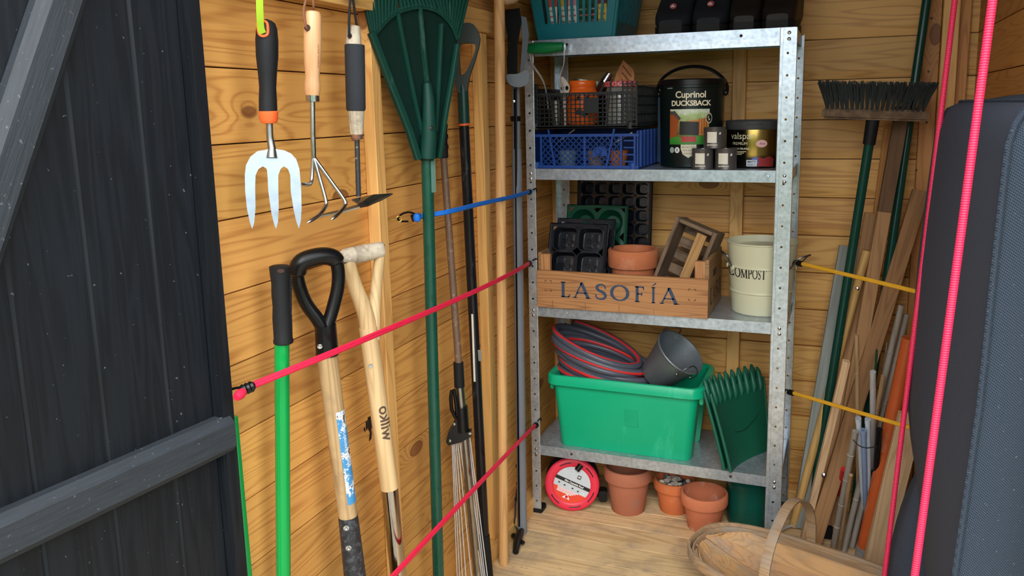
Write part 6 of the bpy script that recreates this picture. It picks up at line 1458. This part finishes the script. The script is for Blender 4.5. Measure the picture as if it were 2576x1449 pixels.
# ================================================================ cushions and the rope holding them
N = NT('charcoal_weave'); c = N.coords(rand=False); sp = N.n('SeparateXYZ', {0: c}).outputs
s1 = N.math('ADD', sp[0], sp[1]); d1 = N.math('SINE', N.math('MULTIPLY', N.math('ADD', s1, sp[2]), 1500)); d2 = N.math('SINE', N.math('MULTIPLY', N.math('SUBTRACT', s1, sp[2]), 2100)); wv = N.math('ADD', N.math('MULTIPLY', N.math('MULTIPLY', d1, d2), .35), N.math('MULTIPLY', d1, .25)); wv = N.math('ADD', wv, .5, clamp=True)
col = N.mix(wv, (*srgb('#1d252f'), 1), (*srgb('#4c5968'), 1)); fl_ = N.ramp(N.noise(c, 220, 2, .5), [(.70, (0, 0, 0)), (.76, (1, 1, 1))]); col = N.mix(N.math('MULTIPLY', fl_, .35), col, (*srgb('#9aa4ad'), 1)); N.bump(wv, .7, .0012); weave = N.out(col, .9, Specular_IOR_Level=.15)
N = NT('charcoal_plain_cloth'); c = N.coords(rand=False); nz = N.noise(c, 420, 3, .6); N.bump(nz, .4, .0008); plain = N.out(N.mix(nz, (*srgb('#333845'), 1), (*srgb('#525866'), 1)), .92, Specular_IOR_Level=.15)
ZT = 1.287; YN = 1.30; YFAR = 1.93
def xa(z):                   # near left corner of the cushion, leaning to the wall as it rises
    k = [at(2404, 1449, y=YN), at(2470, 1000, y=YN), at(2511, 607, y=YN), at(2543, 330, y=YN)]
    k = [(p.z, p.x) for p in k]
    if z <= k[0][0]: return k[0][1]+(z-k[0][0])*(k[1][1]-k[0][1])/(k[1][0]-k[0][0])
    for (z0, x0), (z1, x1) in zip(k, k[1:]):
        if z <= z1: return x0+(x1-x0)*(z-z0)/(z1-z0)
    return k[-1][1]
def xf(z):
    k = [(p.z, p.x) for p in (at(2352, 1449, y=YFAR), at(2294, 1139, y=YFAR), at(2280, 1000, y=YFAR), at(2312, 620, y=YFAR), at(2352, 330, y=YFAR))]
    if z <= k[0][0]: return k[0][1]
    for (z0, x0), (z1, x1) in zip(k, k[1:]):
        if z <= z1: return x0+(x1-x0)*(z-z0)/(z1-z0)
    return k[-1][1]
T = thing('garden_cushion', 'large charcoal woven cushion standing against the right wall', 'cushion', (.25, 1.6, 0.0))
OX, OY = .25, 1.6; zs = [.012, .03, .08]+[.15+.1*i for i in range(10)]+[1.16, 1.20, 1.23, 1.255, 1.275, ZT]
def inset(z):
    t = max(0, (z-(ZT-.07))/.07); b = max(0, (.06-z)/.05); return .040*(1-math.sqrt(max(0, 1-min(1, t)**2)))+.02*b
def side(z): 
    i = inset(z); return V((xa(z)+i, YN+i*.6, z)), V((xf(z)+i, YFAR-i, z))
mb = MB(); rows = []
for z in zs:
    A, Bf = side(z); row = []
    for k in range(13): t = k/12; p = A.lerp(Bf, t); row.append(p+V((-.004*math.sin(PI*t)*(1-.7*inset(z)/.04), 0, 0)))
    rows.append(row)
mb.sheet(lambda u, v: rows[min(len(zs)-1, round(u*(len(zs)-1)))][round(v*12)]-V((OX, OY, 0)), len(zs)-1, 12); mb.build('side_panel', plain, T, smooth=60)
mb = MB(); XRm = XR-.006
def front(u, v):
    z = zs[round(u*(len(zs)-1))]; A, _ = side(z); e = V((max(XRm, A.x+.02), YN+.02+inset(z)*.6, z)); p = A.lerp(e, v); return p+V((0, -.020*math.sin(PI*v)*(1-.6*inset(z)/.04), 0))-V((OX, OY, 0))
mb.sheet(front, len(zs)-1, 10); mb.build('front_panel', weave, T, smooth=60)
mb = MB()
def topf(u, v): A, Bf = side(ZT); a = A.lerp(Bf, v); e = V((XRm, a.y, ZT)); return a.lerp(e, u)+V((0, 0, .012*math.sin(PI*u)*math.sin(PI*v)))-V((OX, OY, 0))
mb.sheet(topf, 6, 8); mb.build('top_panel', weave, T)
def backf(u, v): z = zs[round(u*(len(zs)-1))]; _, Bf = side(z); return Bf.lerp(V((XRm, YFAR, z)), v)-V((OX, OY, 0))
MB().sheet(backf, len(zs)-1, 4).build('back_panel', plain, T)
MB().tube([side(z)[0]-V((OX, OY, 0))+V((-.002, -.004, 0)) for z in zs], .0048, 8).build('piping', weave, T)
MB().tube([topf(0, t/8) for t in range(9)], .0045, 8).build('top_piping', weave, T)
# smaller cushion behind
c0 = at(2277, 1445, y=1.99)
T = thing('seat_cushion', 'smaller dark cushion tucked beside the large charcoal one', 'cushion', (c0.x+.012, 1.99, 0.0))
tp = at(2276, 1145, y=1.99).z; secs = []
for k in range(14):
    t = k/13; z = .005+(tp-.005)*t; w = .098*(1-t**3.2)+.012; d_ = .05*(1-t**5)+.01; secs.append((rrect(w, d_*2, min(w, d_)*.45, 5), z))
mb = loft(secs, True, True); mb.v = [(x+.022*(z/tp)**2, y, z) for x, y, z in mb.v]; mb.build('cover', plain, T, smooth=70)
MB().tube([(.022*(z/tp)**2-.0, -.052*(1-(z/tp)**5)-.008, z) for z in [tp*k/14 for k in range(15)]], .003, 6).build('piping', plain, T)
# rope: two vertical runs of the same loop
r1t, r1b = at(2403, -8, y=1.87), at(2225, 1449, y=1.87); r2t, r2b = at(2498, -8, y=1.235), at(2301, 1449, y=1.235)
def ext(a, b):
    d = b-a; return a-d*((1.9-a.z)/(a.z-b.z)) , b+d*((b.z-.01)/(a.z-b.z))
T = thing('elastic_rope', 'bright pink elastic rope strapped upright round the charcoal cushion', 'rope', (.15, 1.235, 0))
N = NT('pink_braid'); c = N.coords(rand=False); w1 = N.n('TexWave', {'Vector': c, 'Scale': 90.0, 'Distortion': 0.0}, bands_direction='Z').outputs[1]; N.bump(w1, .5, .0012); braid = N.out(N.mix(w1, (*srgb('#cf1040'), 1), (*srgb('#ee3a6a'), 1)), .5)
for a, b in ((r1t, r1b), (r2t, r2b)):
    p, q = ext(a, b); MB().tube([(p+(q-p)*t/30)-V((.15, 1.235, 0)) for t in range(31)], .0056, 12).build('run', braid, T)
p, q = ext(r1t, r1b)[0], ext(r2t, r2b)[0]; MB().tube([p-V((.15, 1.235, 0)), q-V((.15, 1.235, 0))], .0056, 12).build('overhead_run', braid, T)
p, q = ext(r1t, r1b)[1], ext(r2t, r2b)[1]; MB().tube([p-V((.15, 1.235, 0)), q-V((.15, 1.235, 0))], .0056, 12).build('floor_run', braid, T)
